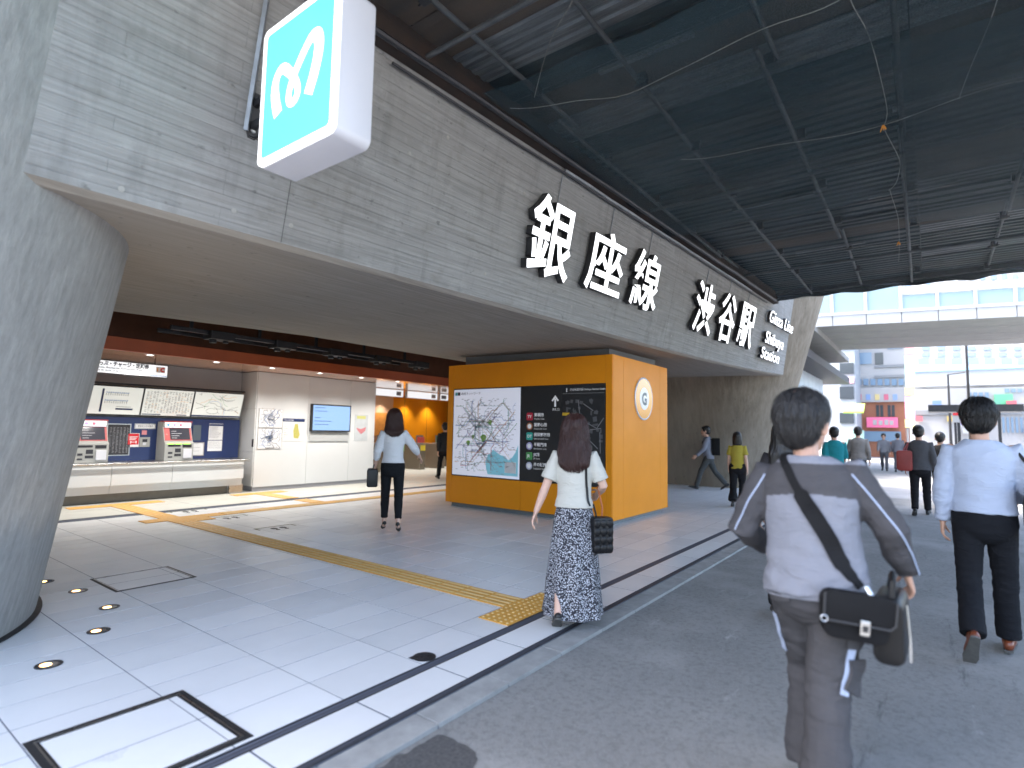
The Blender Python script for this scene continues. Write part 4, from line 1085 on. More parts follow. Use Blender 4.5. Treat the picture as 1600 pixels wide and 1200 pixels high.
for k, (x, c) in enumerate(((13.9, (.7, .55, .05)), (14.5, (.6, .08, .25)), (15.9, (.65, .1, .1)), (17.0, (.05, .3, .12)))):
    t_ = empty("leaflet_rack", (x, 16.5, 0), 0, ["yellow", "crimson", "red", "green"][k] + " leaflet stand against the far orange wall", "stand", "leaflet stands")
    MB().box((0, 0, .003), (.45, .3, .1)).build("base", M_DARKMETAL, parent=t_, bevel=.01); MB().box((.05, .2, .1), (.40, .25, 1.25)).build("back", M_GREYP, parent=t_)
    for q in range(3): MB().box((.07, .1, .35 + .3 * q), (.38, .198, .58 + .3 * q)).build("leaflet", mat("leaflet_%d" % k, c, .5, var=.3, vscale=14), parent=t_)

# ================================================================== floor fittings
tp = empty("tactile_paving", (4.05, 6, 0), 0, "ochre tactile paving path crossing the pale floor to the ticket machines", "tactile paving")
tp.location = (0, 0, 0)
gb = MB(); gb.box((.001, .001, -.001), (.299, .299, .006))
for k in range(4): gb.add(*(lambda c: ([(c - .018, .012, .006), (c + .018, .012, .006), (c + .018, .288, .006), (c - .018, .288, .006), (c - .010, .02, .0115), (c + .010, .02, .0115), (c + .010, .28, .0115), (c - .010, .28, .0115)], [(0, 1, 5, 4), (1, 2, 6, 5), (2, 3, 7, 6), (3, 0, 4, 7), (4, 5, 6, 7)]))(.0375 + .075 * k))
gb.m = [0] * 6 + [1] * (len(gb.f) - 6)
gmesh = gb.mesh("guiding_block"); gmesh.materials.append(M_TACT); gmesh.materials.append(M_TACT_D); gmesh.polygons.foreach_set("material_index", gb.m)
wb = MB(); wb.box((.001, .001, -.001), (.299, .299, .006)); nb = len(wb.f)
for a in range(5):
    for b in range(5): wb.lathe([(.0145, .006), (.008, .0112)], 8, c=(.03 + .06 * a, .03 + .06 * b, 0))
wb.m = [0] * nb + [1] * (len(wb.f) - nb)
wmesh = wb.mesh("warning_block"); wmesh.materials.append(M_TACT); wmesh.materials.append(M_TACT_D); wmesh.polygons.foreach_set("material_index", wb.m)
for k in range(3):
    o = bpy.data.objects.new("warning_block", wmesh); o.location = (3.56 + k * .30, 2.66, .002); link(o, tp)
for k in range(30):
    y = 2.962 + k * .30
    if 9.25 < y < 9.95 or y > 11.7: continue
    if 10.5 < y < 10.75: continue
    o = bpy.data.objects.new("guiding_block", gmesh); o.location = (3.895 + .012 * min(k, 6) / 6, y, .002); link(o, tp)
for (x, y) in [(3.9, 9.262), (3.9, 9.562), (4.2, 9.262), (4.2, 9.562), (3.6, 9.562), (3.907, 9.862), (4.5, 9.562)] + [(3.31 + .3 * k, 11.95) for k in range(5)] + [(6.2 + .3 * k, 11.95) for k in range(4)] + [(6.5, 9.57), (6.8, 9.57)]:
    o = bpy.data.objects.new("warning_block", wmesh); o.location = (x, y, .002); link(o, tp)
for k in range(26):
    x = 4.82 + k * .3 if k < 6 else 5.32 + k * .3
    o = bpy.data.objects.new("guiding_block", gmesh); o.location = (x, 9.868, .002); o.rotation_euler = (0, 0, -math.pi / 2); link(o, tp)
for y in (9.9, 10.2, 10.8, 11.1, 11.4, 11.65):
    o = bpy.data.objects.new("guiding_block", gmesh); o.location = (6.65, y, .0025); link(o, tp)

def hatch(xa, xb, ya, yb, lab, fw_):
    t_ = empty("floor_hatch", (xa, ya, 0), 0, lab, "hatch", "floor hatches")
    w, h = xb - xa, yb - ya
    f_ = MB()
    for (a, b) in (((0, 0), (w, fw_)), ((0, h - fw_), (w, h)), ((0, fw_), (fw_, h - fw_)), ((w - fw_, fw_), (w, h - fw_))): f_.box((a[0], a[1], -.003), (b[0], b[1], .0035))
    f_.build("frame", M_BLACK, parent=t_)
    f_ = MB(); i_ = fw_ * .62
    for (a, b) in (((i_, i_), (w - i_, i_ + .008)), ((i_, h - i_ - .008), (w - i_, h - i_)), ((i_, i_ + .008), (i_ + .008, h - i_ - .008)), ((w - i_ - .008, i_ + .008), (w - i_, h - i_ - .008))): f_.box((a[0], a[1], .003), (b[0], b[1], .0052))
    f_.build("steel_edge", M_STEEL, parent=t_)
    for (a, b) in ((fw_ + .001, fw_ + .001),):
        cv = MB().box((fw_ + .002, fw_ + .002, -.002), (w - fw_ - .002, h - fw_ - .002, .0028)).build("cover_tile", M_TILE3, parent=t_)
    MB().box((fw_ + .003, h * .47, .0029), (w - fw_ - .003, h * .47 + .004, .0034)).build("joint", M_GROUT, parent=t_)
    MB().box((w * .86, fw_ + .003, .0029), (w * .86 + .004, h - fw_ - .003, .0034)).build("joint", M_GROUT, parent=t_)
    return t_
h1 = hatch(.845, 1.548, 2.685, 3.452, "large black framed floor hatch at the bottom left", .052)
MB().add([(.22 + .06 * math.cos(a) * (1 + .4 * math.sin(3 * a)), .33 + .05 * math.sin(a), .0031) for a in np.linspace(0, 6.28, 14)[:-1]], [tuple(range(13))]).build("scuff_mark", mat("scuff", (.58, .58, .6), .5, var=.2, vscale=60, vcol=(.70, .71, .72)), parent=h1)
hatch(2.01, 2.70, 5.875, 6.54, "smaller looking black framed floor hatch beyond the floor lights", .035)
M_UP = mat("uplight_lens", (1, .9, .7), .3, emit=(1, .50, .16), estr=2.0)
for k, ((x, y), lab) in enumerate(zip([(1.719, 6.752), (1.815, 6.168), (1.823, 5.438), (1.58, 4.883), (1.184, 4.437)], ["farthest glowing floor uplight, against the pier", "second farthest floor uplight, just past the third", "floor uplight in the middle of the curved row", "floor uplight second nearest the camera", "nearest and largest floor uplight, left of the big hatch"])):
    t_ = empty("floor_uplight", (x, y, 0), 0, lab, "floor light", "uplights round the pier")
    MB().lathe([(.072, .0), (.072, .004), (.055, .0045), (.052, .001)], 24, cap=False).build("rim", M_DARKMETAL, parent=t_, smooth=True)
    MB().lathe([(.0535, .0005), (.0535, .002)], 24).build("glass", mat("uplight_glass", (.10, .09, .08), .1), parent=t_)
    MB().lathe([(.030, .002), (.030, .003)], 16, c=(-.012, .010, 0)).build("lens", M_UP, parent=t_)
    l = bpy.data.lights.new("uplight_lamp", 'SPOT'); l.energy = 2; l.spot_size = R(70); l.spot_blend = .7; l.shadow_soft_size = .03; l.color = (1, .75, .45)
    lo = bpy.data.objects.new("lamp", l); lo.location = (-.01, .01, .01); lo.rotation_euler = (math.pi, 0, 0); link(lo, t_)
dr = empty("drain_cover", (2.741, 2.733, 0), 0, "small round black drain cover by the slot drain", "drain")
MB().lathe([(.076, .0), (.076, .004), (.064, .0045), (.062, .002)], 28, cap=False).build("rim", M_BLACK, parent=dr, smooth=True)
MB().lathe([(.0615, .0), (.0615, .002)], 28).build("plate", M_DARKMETAL, parent=dr)
for r_ in (.02, .04): MB().lathe([(r_, .002), (r_, .0045), (r_ + .006, .0045), (r_ + .006, .002)], 24, cap=False).build("ridge", M_BLACK, parent=dr)
MB().cbox((-.055, .045, .002), (.05, .045, .003)).build("lug", M_BLACK, parent=dr)

def footprints(x, y, lab):
    t_ = empty("queue_marking", (x, y, 0), 0, lab, "floor marking", "queue footprints")
    m_ = mat("marking_olive", (.10, .10, .03), .6); mk = mat("marking_black", (.03, .035, .03), .6)
    b = MB(); b.box((0, .10, .0008), (.60, .125, .0026)); b.box((0, -.03, .0008), (.025, .10, .0026)); b.box((.575, -.03, .0008), (.60, .10, .0026)); b.build("bracket", m_, parent=t_)
    for fx in (.22, .36):
        q = MB()
        q.prism([(fx + .045 * math.cos(a), -.05 + .07 * math.sin(a)) for a in np.linspace(0, 6.28, 15)[:-1]], lambda u, v: (u, v, .0008), lambda u, v: (u, v, .0026))
        q.prism([(fx + .03 * math.cos(a), -.16 + .035 * math.sin(a)) for a in np.linspace(0, 6.28, 13)[:-1]], lambda u, v: (u, v, .0008), lambda u, v: (u, v, .0026))
        q.build("footprint", mk, parent=t_)
footprints(4.42, 7.85, "nearest queue marking with two footprints on the floor")
footprints(4.42, 9.28, "middle queue marking with two footprints on the floor")
footprints(4.3, 10.45, "farthest queue marking, by the black floor channel")

# ================================================================== beyond the portal: footbridge, buildings, street things
def on_x(x, y, X):
    d = pix(x, y); t_ = X / d.x; return Vector((X, d.y * t_, CAM_H + d.z * t_))
M_FBW = mat("bridge_white", (.38, .39, .40), .5, var=.08, vscale=1)
M_FBG = mat("bridge_grey", (.30, .31, .32), .55, var=.12, vscale=1.5)
M_FBS = mat("bridge_soffit", (.24, .24, .235), .6, var=.1, vscale=2)
M_GLS = mat("pale_glass", (.19, .27, .30), .12, var=.1, vscale=.6, spec=.8)
fb = empty("footbridge", (0, 0, 0), 0, "white footbridge with glass parapet crossing over the street beyond the deck", "footbridge")
ux = Vector((-.235, 1, 0)).normalized(); un = Vector((1, .235, 0)).normalized()
def bpnt(s, d, z): q = Vector((26.6, 0, 0)) + ux * s + un * d; return (q.x, q.y, z)
def bbox_(s0, s1, d0, d1, z0, z1, name, m_, par=fb):
    mb = MB(); mb.add([bpnt(s0, d0, z0), bpnt(s1, d0, z0), bpnt(s1, d1, z0), bpnt(s0, d1, z0), bpnt(s0, d0, z1), bpnt(s1, d0, z1), bpnt(s1, d1, z1), bpnt(s0, d1, z1)], ((3, 2, 1, 0), (4, 5, 6, 7), (0, 1, 5, 4), (1, 2, 6, 5), (2, 3, 7, 6), (3, 0, 4, 7)))
    return mb.build(name, m_, parent=par)
bbox_(-24, 12, .02, 7.4, 6.0, 6.5, "bridge_deck", M_FBS)
for d_ in (1.9, 3.7, 5.6): bbox_(-24, 12, d_, d_ + .03, 5.992, 5.999, "soffit_joint", M_GREYINK)
s0 = -24.0; k = 0
while s0 < 12:
    s1 = s0 + 1.18
    bbox_(s0 + .015, s1 - .015, -.03, .018, 6.0, 6.42, "fascia_panel", M_FBG)
    tall = s0 > .2
    bbox_(s0 + .07, s1 - .05, .02, .04, 6.55, 8.6 if tall else 7.08, "glass_pane", M_GLS)
    bbox_(s0 - .04, s0 + .06, -.04, .1, 6.53, 8.7 if tall else 7.4, "mullion", M_FBW)
    if not tall: bbox_(s0 + .06, s1 - .04, -.02, .06, 7.1, 7.4, "top_rail", M_FBW)
    s0 = s1
bbox_(-24, 12, -.05, .15, 6.42, 6.53, "sill_beam", M_FBW)
bbox_(-24, 12, 7.2, 7.4, 6.5, 7.4, "far_parapet", M_FBW)
bbox_(.2, 12, .3, 7.2, 8.65, 8.8, "bridge_roof", M_FBW)
for s_ in (9.5, -20): bbox_(s_, s_ + 1, 3, 4, -.02, 6.0, "bridge_column", M_FBS)

wg = empty("glazed_wing", (0, 0, 0), 0, "white glazed upper storey of the station beyond the far pier", "building")
wi = MB(); wi.box((19.6, 5.0, 3.55), (37, 11, 5.7)); wi.build("upper_storey", M_FBW, parent=wg)
for k in range(14):
    MB().box((19.7 + k * 1.24, 4.96, 3.75), (19.7 + k * 1.24 + 1.18, 4.985, 5.6)).build("glass_pane", mat("frosted_glass", (.55, .62, .70), .3), parent=wg)
MB().box((19.6, 4.9, 3.45), (37, 5.2, 3.6)).build("lower_ledge", M_FBG, parent=wg)
MB().box((20, 6.2, -.02), (36, 10.8, 3.5)).build("lower_wall", mat("wing_dark", (.12, .12, .13), .4, var=.2), parent=wg)  # dark glazing recess under the upper storey, plain dark grey
for k in range(5): MB().box((20.4 + k * 3, 5.2, -.02), (20.7 + k * 3, 5.5, 3.5)).build("column", M_FBG, parent=wg)
MB().prism([(23, 5.75), (37, 5.75), (37, 6.0), (26, 6.0)], lambda u, v: (u, 3.6, v), lambda u, v: (u, 11, v)).build("eave", M_FBS, parent=wg)

M_BW = mat("building_white", (.36, .36, .36), .6, var=.06, vscale=.5)
M_BB = mat("building_bluewhite", (.29, .315, .345), .6, var=.08, vscale=.5)
M_BG = mat("building_band", (.20, .21, .22), .6)
M_WIN = mat("window_dark", (.05, .06, .07), .15)
M_WINB = mat("window_blue", (.16, .24, .33), .15)
M_BRK = mat("orange_brick", (.30, .12, .065), .7, var=.2, vscale=1.5)
M_PINK = mat("pink_sign", (.78, .16, .30), .4)
def bg(X, px0, px1, py0, py1, depth, name, m_, parent, base=None, top=None):
    a = on_x(px0, (py0 + py1) / 2, X); b = on_x(px1, (py0 + py1) / 2, X); pm_ = (px0 + px1) / 2
    z1 = top if top is not None else on_x(pm_, py0, X).z; z0 = base if base is not None else on_x(pm_, py1, X).z
    return MB().box((X, b.y, z0), (X + depth, a.y, z1)).build(name, m_, parent=parent)
tA = empty("tower_block", (0, 0, 0), 0, "pale blue narrow block with dark square windows behind the glazed wing", "building")
bg(48, 1296, 1336, 480, 690, 10, "wall", M_BB, tA, base=-.02, top=22)
for (y0, y1) in ((530, 545), (567, 584), (604, 623), (645, 661)): bg(47.9, 1312, 1334, y0, y1, .09, "window", M_WIN, tA)
bg(47.85, 1312, 1334, 590, 599, .14, "pink_banner", mat("pale_pink", (.6, .35, .4), .5), tA)
tB = empty("shop_building", (0, 0, 0), 0, "white building over an orange brick storey with a pink shop sign", "building")
bg(52, 1336, 1414, 480, 608, 12, "upper_wall", M_BW, tB, top=26)
bg(52, 1336, 1414, 626, 690, 12, "brick_storey", M_BRK, tB, base=-.02)
bg(51.8, 1335, 1415, 606, 628, 12.5, "cornice", M_BW, tB)
for (x0, x1, y0, y1) in ((1367, 1380, 551, 569), (1340, 1362, 551, 569), (1386, 1410, 520, 545)): bg(51.92, x0, x1, y0, y1, .075, "window", M_WIN if x0 == 1367 else M_WINB, tB)
for (y0, y1) in ((570, 574), (586, 590)): bg(51.9, 1366, 1413, y0, y1, .09, "balcony_edge", M_BG, tB)
for x0 in (1369, 1387): 
    w_ = bg(51.92, x0, x0 + 11, 633, 651, .075, "window", M_WIN, tB); bg(51.88, x0 + 5, x0 + 6, 633, 651, .035, "window_bar", M_BRK, w_)
bg(51.7, 1354, 1403, 652, 668, .25, "shop_sign", M_PINK, tB)
for k, x0 in enumerate((1364, 1373, 1382, 1390)): bg(51.66, x0, x0 + 6, 656 + (k % 2), 664, .035, "sign_mark", M_BW, tB)
bg(51.9, 1344, 1408, 674, 690, .09, "shop_front", M_WINB, tB)
vsn = empty("vertical_sign", (0, 0, 0), 0, "tall shop sign column striped teal, yellow and pink on the white building", "sign")
for (y0, y1, c, nm) in ((543, 554, (.66, .30, .30), "red"), (555, 604, (.42, .66, .62), "teal"), (605, 618, (.72, .55, .22), "amber"), (620, 654, (.74, .36, .48), "pink"), (655, 668, (.74, .66, .30), "yellow")):
    bg(50, 1414, 1429, y0, y1, .5, "sign_panel", mat("sign_" + nm, c, .4), vsn)
bg(50.1, 1417, 1420, 668, 692, .3, "sign_post", M_BG, vsn, base=-.02)
via = empty("elevated_viaduct", (0, 0, 0), 0, "pale elevated viaduct with blue railing behind the street", "viaduct")
bg(80, 1424, 1760, 574, 600, 10, "viaduct_girder", M_BB, via); bg(79.8, 1424, 1760, 570, 575, .2, "blue_band", mat("band_blue", (.22, .45, .65), .5), via)
for k in range(12): bg(80.4, 1434 + k * 26, 1452 + k * 26, 559, 570, .2, "railing_panel", M_WINB, via)
for x0 in (1440, 1530, 1640): bg(83, x0, x0 + 10, 598, 690, 3, "viaduct_pillar", M_BB, via, base=-.02)
tC = empty("station_block", (0, 0, 0), 0, "long white block with window rows and a green sign at the right", "building")
bg(68, 1430, 1800, 604, 690, 10, "wall", M_BW, tC, base=-.02)
for k in range(4): bg(67.9, 1512 + k * 9, 1518 + k * 9, 613, 624, .09, "window", M_WINB, tC)
for k in range(9): bg(67.9, 1566 + k * 7, 1570 + k * 7, 652, 676, .09, "window", M_WINB, tC)
for k in range(10): bg(67.9, 1570 + k * 10, 1577 + k * 10, 607, 613, .09, "window", M_WINB, tC)
bg(67.6, 1554, 1583, 616, 637, .35, "green_sign", mat("green_sign", (.12, .45, .24), .5), tC)
bg(67.85, 1430, 1800, 640, 648, .14, "grey_band", M_BG, tC)
rs = random.Random(3)
for k in range(14):
    x0 = 1432 + k * 24 + rs.uniform(-4, 4); y0 = rs.choice([626, 650, 658, 668]); w_ = rs.uniform(8, 18)
    bg(67.5 - .01 * k, x0, x0 + w_, y0, y0 + rs.uniform(5, 10), .3, "shop_sign", mat("street_sign_%d" % (k % 6), [(.5, .12, .14), (.16, .25, .5), (.55, .4, .12), (.45, .45, .45), (.5, .2, .35), (.12, .36, .25)][k % 6], .5), tC)
for k in range(7):
    bg(51.85, 1338 + k * 11, 1346 + k * 11, 592, 602, .1, "window", M_WINB, tB)
for (y0, y1) in ((512, 516), (536, 540)): bg(51.9, 1337, 1413, y0, y1, .09, "balcony_edge", M_BG, tB)
for k in range(5): bg(51.75, 1339 + k * 14, 1346 + k * 14, 616, 625, .06, "banner", mat("banner_%d" % (k % 3), [(.5, .12, .18), (.2, .3, .5), (.55, .45, .2)][k % 3], .5), tB)
tD = empty("office_tower", (0, 0, 0), 0, "tall white office tower with blue windows seen above the footbridge", "building")
bg(110, 1425, 1800, 300, 690, 16, "wall", M_BW, tD, base=-.02, top=60)
for r_ in range(4):
    for k in range(9): bg(109.8, 1446 + k * 17, 1454 + k * 17, 428 + r_ * 14, 437 + r_ * 14, .18, "window", M_WINB, tD)
for r_ in range(2):
    for k in range(7): bg(109.8, 1440 + k * 24, 1452 + k * 24, 541 + r_ * 10, 547 + r_ * 10, .18, "window", M_WINB, tD)
tE = empty("distant_block", (0, 0, 0), 0, "plain pale block filling the gap behind the tower blocks", "building")
bg(125, 1180, 1440, 300, 690, 16, "wall", M_BB, tE, base=-.02, top=45)
for r_ in range(5):
    for k in range(10): bg(124.8, 1190 + k * 25, 1204 + k * 25, 440 + r_ * 22, 452 + r_ * 22, .18, "window", M_WINB, tE)
# bus stop canopy, poles, sign, awning, taxi
bs = empty("bus_shelter", (0, 0, 0), 0, "dark flat bus shelter roof on posts beyond the crowd", "shelter")
bg(33, 1450, 1600, 632, 643, 1.6, "roof", M_DARKMETAL, bs)
for x0 in (1496, 1560): bg(33.5, x0, x0 + 5, 642, 705, .15, "post", M_DARKMETAL, bs, base=-.02)
for px_, y0, X_, lab in ((1517, 470, 38, "tall thin dark lamp pole right of the bus shelter sign"), (1486, 585, 42, "shorter dark pole left of the tall lamp pole")):
    q = on_x(px_, 690, X_); top_ = on_x(px_, y0, X_).z
    t_ = MB(); t_.tube([(X_, q.y, -.02), (X_, q.y, top_ * .4), (X_, q.y, top_)], [.09, .07, .05], 8); t_.tube([(X_, q.y, top_), (X_, q.y - .8, top_ + .1)], .04, 6)
    tag(t_.build("lamp_pole", M_DARKMETAL, smooth=True), lab, "pole", "poles in the street")
tsn = empty("street_sign", (0, 0, 0), 0, "small white street sign with a red top beside the bus shelter", "sign")
bg(30, 1488, 1501, 648, 660, .06, "panel", M_BW, tsn); bg(29.95, 1489, 1500, 645, 649, .16, "red_top", M_REDINK, tsn); bg(30.06, 1492, 1496, 660, 720, .08, "post", M_DARKMETAL, tsn, base=-.02); bg(29.98, 1501, 1510, 652, 664, .05, "blue_panel", mat("lilac_panel", (.4, .35, .7), .4), tsn)
aw = empty("green_awning", (0, 0, 0), 0, "light green shop awning at the foot of the pale blue block", "awning")
p0, p1 = on_x(1318, 668, 44), on_x(1350, 668, 44)
a_ = MB(); a_.prism([(44, 3.1), (45.2, 3.7), (45.2, 3.8), (44, 3.2)], lambda u, v: (u, p1.y, v), lambda u, v: (u, p0.y, v)); a_.build("canopy", mat("awning_green", (.30, .55, .08), .6), parent=aw)
bg(45, 1318, 1350, 672, 690, .1, "shop_glass", mat("teal_glass", (.30, .48, .44), .3), aw, base=-.02)
tx = empty("taxi", (25.5, -4.4, -.02), R(95), "green taxi parked at the far right edge of the street", "car")
prof = [(-2.2, .35), (-2.2, .75), (-1.9, .88), (-1.35, .92), (-.75, 1.40), (.65, 1.44), (1.25, .95), (2.0, .86), (2.2, .7), (2.2, .35)]
MB().prism(prof, lambda u, v: (u, -.8, v), lambda u, v: (u, .8, v)).build("body", mat("taxi_green", (.03, .30, .12), .25, coat=.5), parent=tx, bevel=.08, smooth=True)
MB().prism([(-1.25, .93), (-.72, 1.33), (.6, 1.37), (1.12, .95)], lambda u, v: (u, -.815, v), lambda u, v: (u, .815, v)).build("window_band", M_GLASSY, parent=tx)
for u in (-1.35, 1.35):
    for v in (-.72, .72):
        wl = MB().lathe([(.31, -.1), (.31, .1)], 18, axis='y').build("wheel", M_BLACK, parent=tx, loc=(u, v, .31)); MB().lathe([(.19, -.105), (.19, .105)], 14, axis='y').build("rim", M_STEEL, parent=wl)
for v in (-.6, .6): MB().cbox((2.2, v, .66), (.06, .3, .12)).build("headlight", M_PAPER, parent=tx)
MB().cbox((0, 0, 1.5), (.2, .5, .14)).build("roof_lamp", M_PAPER, parent=tx, bevel=.02)

# ================================================================== people
def ellipsoid(mb, c, r, rot=None, n=18, m=12):
    vs_, fs_ = [], []
    for i in range(m + 1):
        th = math.pi * i / m
        for k in range(n):
            a = 2 * math.pi * k / n
            p = Vector((r[0] * math.sin(th) * math.cos(a), r[1] * math.sin(th) * math.sin(a), r[2] * math.cos(th)))
            if rot is not None: p = rot @ p
            vs_.append(p + Vector(c))
    for i in range(m):
        for k in range(n): fs_.append((i * n + k, (i + 1) * n + k, (i + 1) * n + (k + 1) % n, i * n + (k + 1) % n))
    mb.add(vs_, fs_)
def loft(mb, rings, n=20, dome=(True, True)):
    """rings: (centre, a-vector, b-vector); closed ends get a small dome"""
    R_ = [(Vector(c), Vector(a), Vector(b)) for c, a, b in rings]
    if True:
        for end in (0, -1):
            if not dome[end]: continue
            c, a, b = R_[end]; nb_ = R_[1][0] if end == 0 else R_[-2][0]
            d = (c - nb_).normalized(); r = min(a.length, b.length)
            extra = [(c + d * r * s, a * q, b * q) for s, q in ((.35, .92), (.65, .74), (.85, .5), (.96, .22))]
            R_ = list(reversed(extra)) + R_ if end == 0 else R_ + extra
    vs_ = []
    for c, a, b in R_:
        for k in range(n): vs_.append(c + a * math.cos(2 * math.pi * k / n) + b * math.sin(2 * math.pi * k / n))
    N_ = len(R_)
    fs_ = [(i * n + k, i * n + (k + 1) % n, (i + 1) * n + (k + 1) % n, (i + 1) * n + k) for i in range(N_ - 1) for k in range(n)]
    fs_ += [tuple(range(n - 1, -1, -1)), tuple((N_ - 1) * n + k for k in range(n))]
    mb.add(vs_, fs_)
def limb(mb, pts, rad, n=16, flat=1.0, side=None, dome=(True, True)):
    rings = []; prev = None
    for i, p in enumerate(pts):
        t_ = (Vector(pts[min(i + 1, len(pts) - 1)]) - Vector(pts[max(i - 1, 0)])).normalized()
        s = prev if prev is not None else (side if side is not None else Vector((1, 0, 0)))
        s = s - t_ * s.dot(t_)
        if s.length < 1e-4: s = t_.orthogonal()
        s = s.normalized(); q = t_.cross(s); prev = s
        r = rad[i]; ra, rb = r if isinstance(r, tuple) else (r, r * flat)
        rings.append((p, s * ra, q * rb))
    loft(mb, rings, n, dome)
def remesh(mb, name, voxel, smooth_it, mats, parent, disp=None, zone=None):
    me = mb.mesh(name)
    o = bpy.data.objects.new(name, me)
    r = o.modifiers.new("r", 'REMESH'); r.mode = 'VOXEL'; r.voxel_size = voxel
    s = o.modifiers.new("s", 'SMOOTH'); s.factor = .5; s.iterations = smooth_it
    me2 = evaluated_mesh(o)
    bpy.data.objects.remove(o); bpy.data.meshes.remove(me)
    me2.name = name
    if disp:
        nv_ = len(me2.vertices); co = np.empty(nv_ * 3); me2.vertices.foreach_get("co", co); co = co.reshape(-1, 3)
        no = np.empty(nv_ * 3); me2.vertices.foreach_get("normal", no); no = no.reshape(-1, 3)
        dv = np.array([disp(Vector(p)) for p in co])
        co = co + no * dv[:, None]; me2.vertices.foreach_set("co", co.ravel()); me2.update()
    me2.materials.clear()
    for m_ in mats: me2.materials.append(m_)
    if zone and len(mats) > 1:
        me2.polygons.foreach_set("material_index", [zone(p.center) for p in me2.polygons])
    me2.polygons.foreach_set("use_smooth", [True] * len(me2.polygons))
    o = bpy.data.objects.new(name, me2)
    return link(o, parent)

def mat_cloth(name, col, weave=420, fold=.4, col2=None, rough=.85, var=.12):
    m = mat(name, col, rough, var=var, vscale=5, vcol=col2, bump=.0012, bscale=weave, spec=.15, crease=.012)
    return m
def mat_hair(name, col):
    return mat(name, col, .38, var=.45, vscale=1.0, bump=.004, bscale=1.0, stretch=(130, 130, 9), spec=.4)
M_SKIN = mat("skin", (.52, .30, .21), .5, var=.12, vscale=9, bump=.0006, bscale=160)
M_SKINP = mat("skin_pale", (.60, .38, .29), .5, var=.1, vscale=9, bump=.0006, bscale=160)
M_LIP = mat("lip", (.42, .14, .12), .4)
M_EYE = mat("eye", (.03, .02, .018), .15)
M_HAIRB = mat_hair("hair_black", (.012, .011, .011))
M_HAIRG = mat_hair("hair_greying", (.030, .029, .030))
M_HAIRR = mat_hair("hair_brown", (.055, .022, .018))
M_SHOEB = mat("shoe_black", (.012, .012, .013), .45, var=.2)
M_SHOEBR = mat("shoe_brown", (.17, .045, .02), .3, var=.3, vscale=12)
M_SOLE = mat("shoe_sole", (.10, .10, .095), .8, var=.3, vscale=20)
M_LEATH = mat("black_leather", (.009, .009, .010), .38, var=.2, vscale=10, bump=.001, bscale=150, spec=.3)
M_NYLON = mat("black_nylon", (.009, .009, .010), .7, var=.2, vscale=10, bump=.0008, bscale=500, spec=.15)

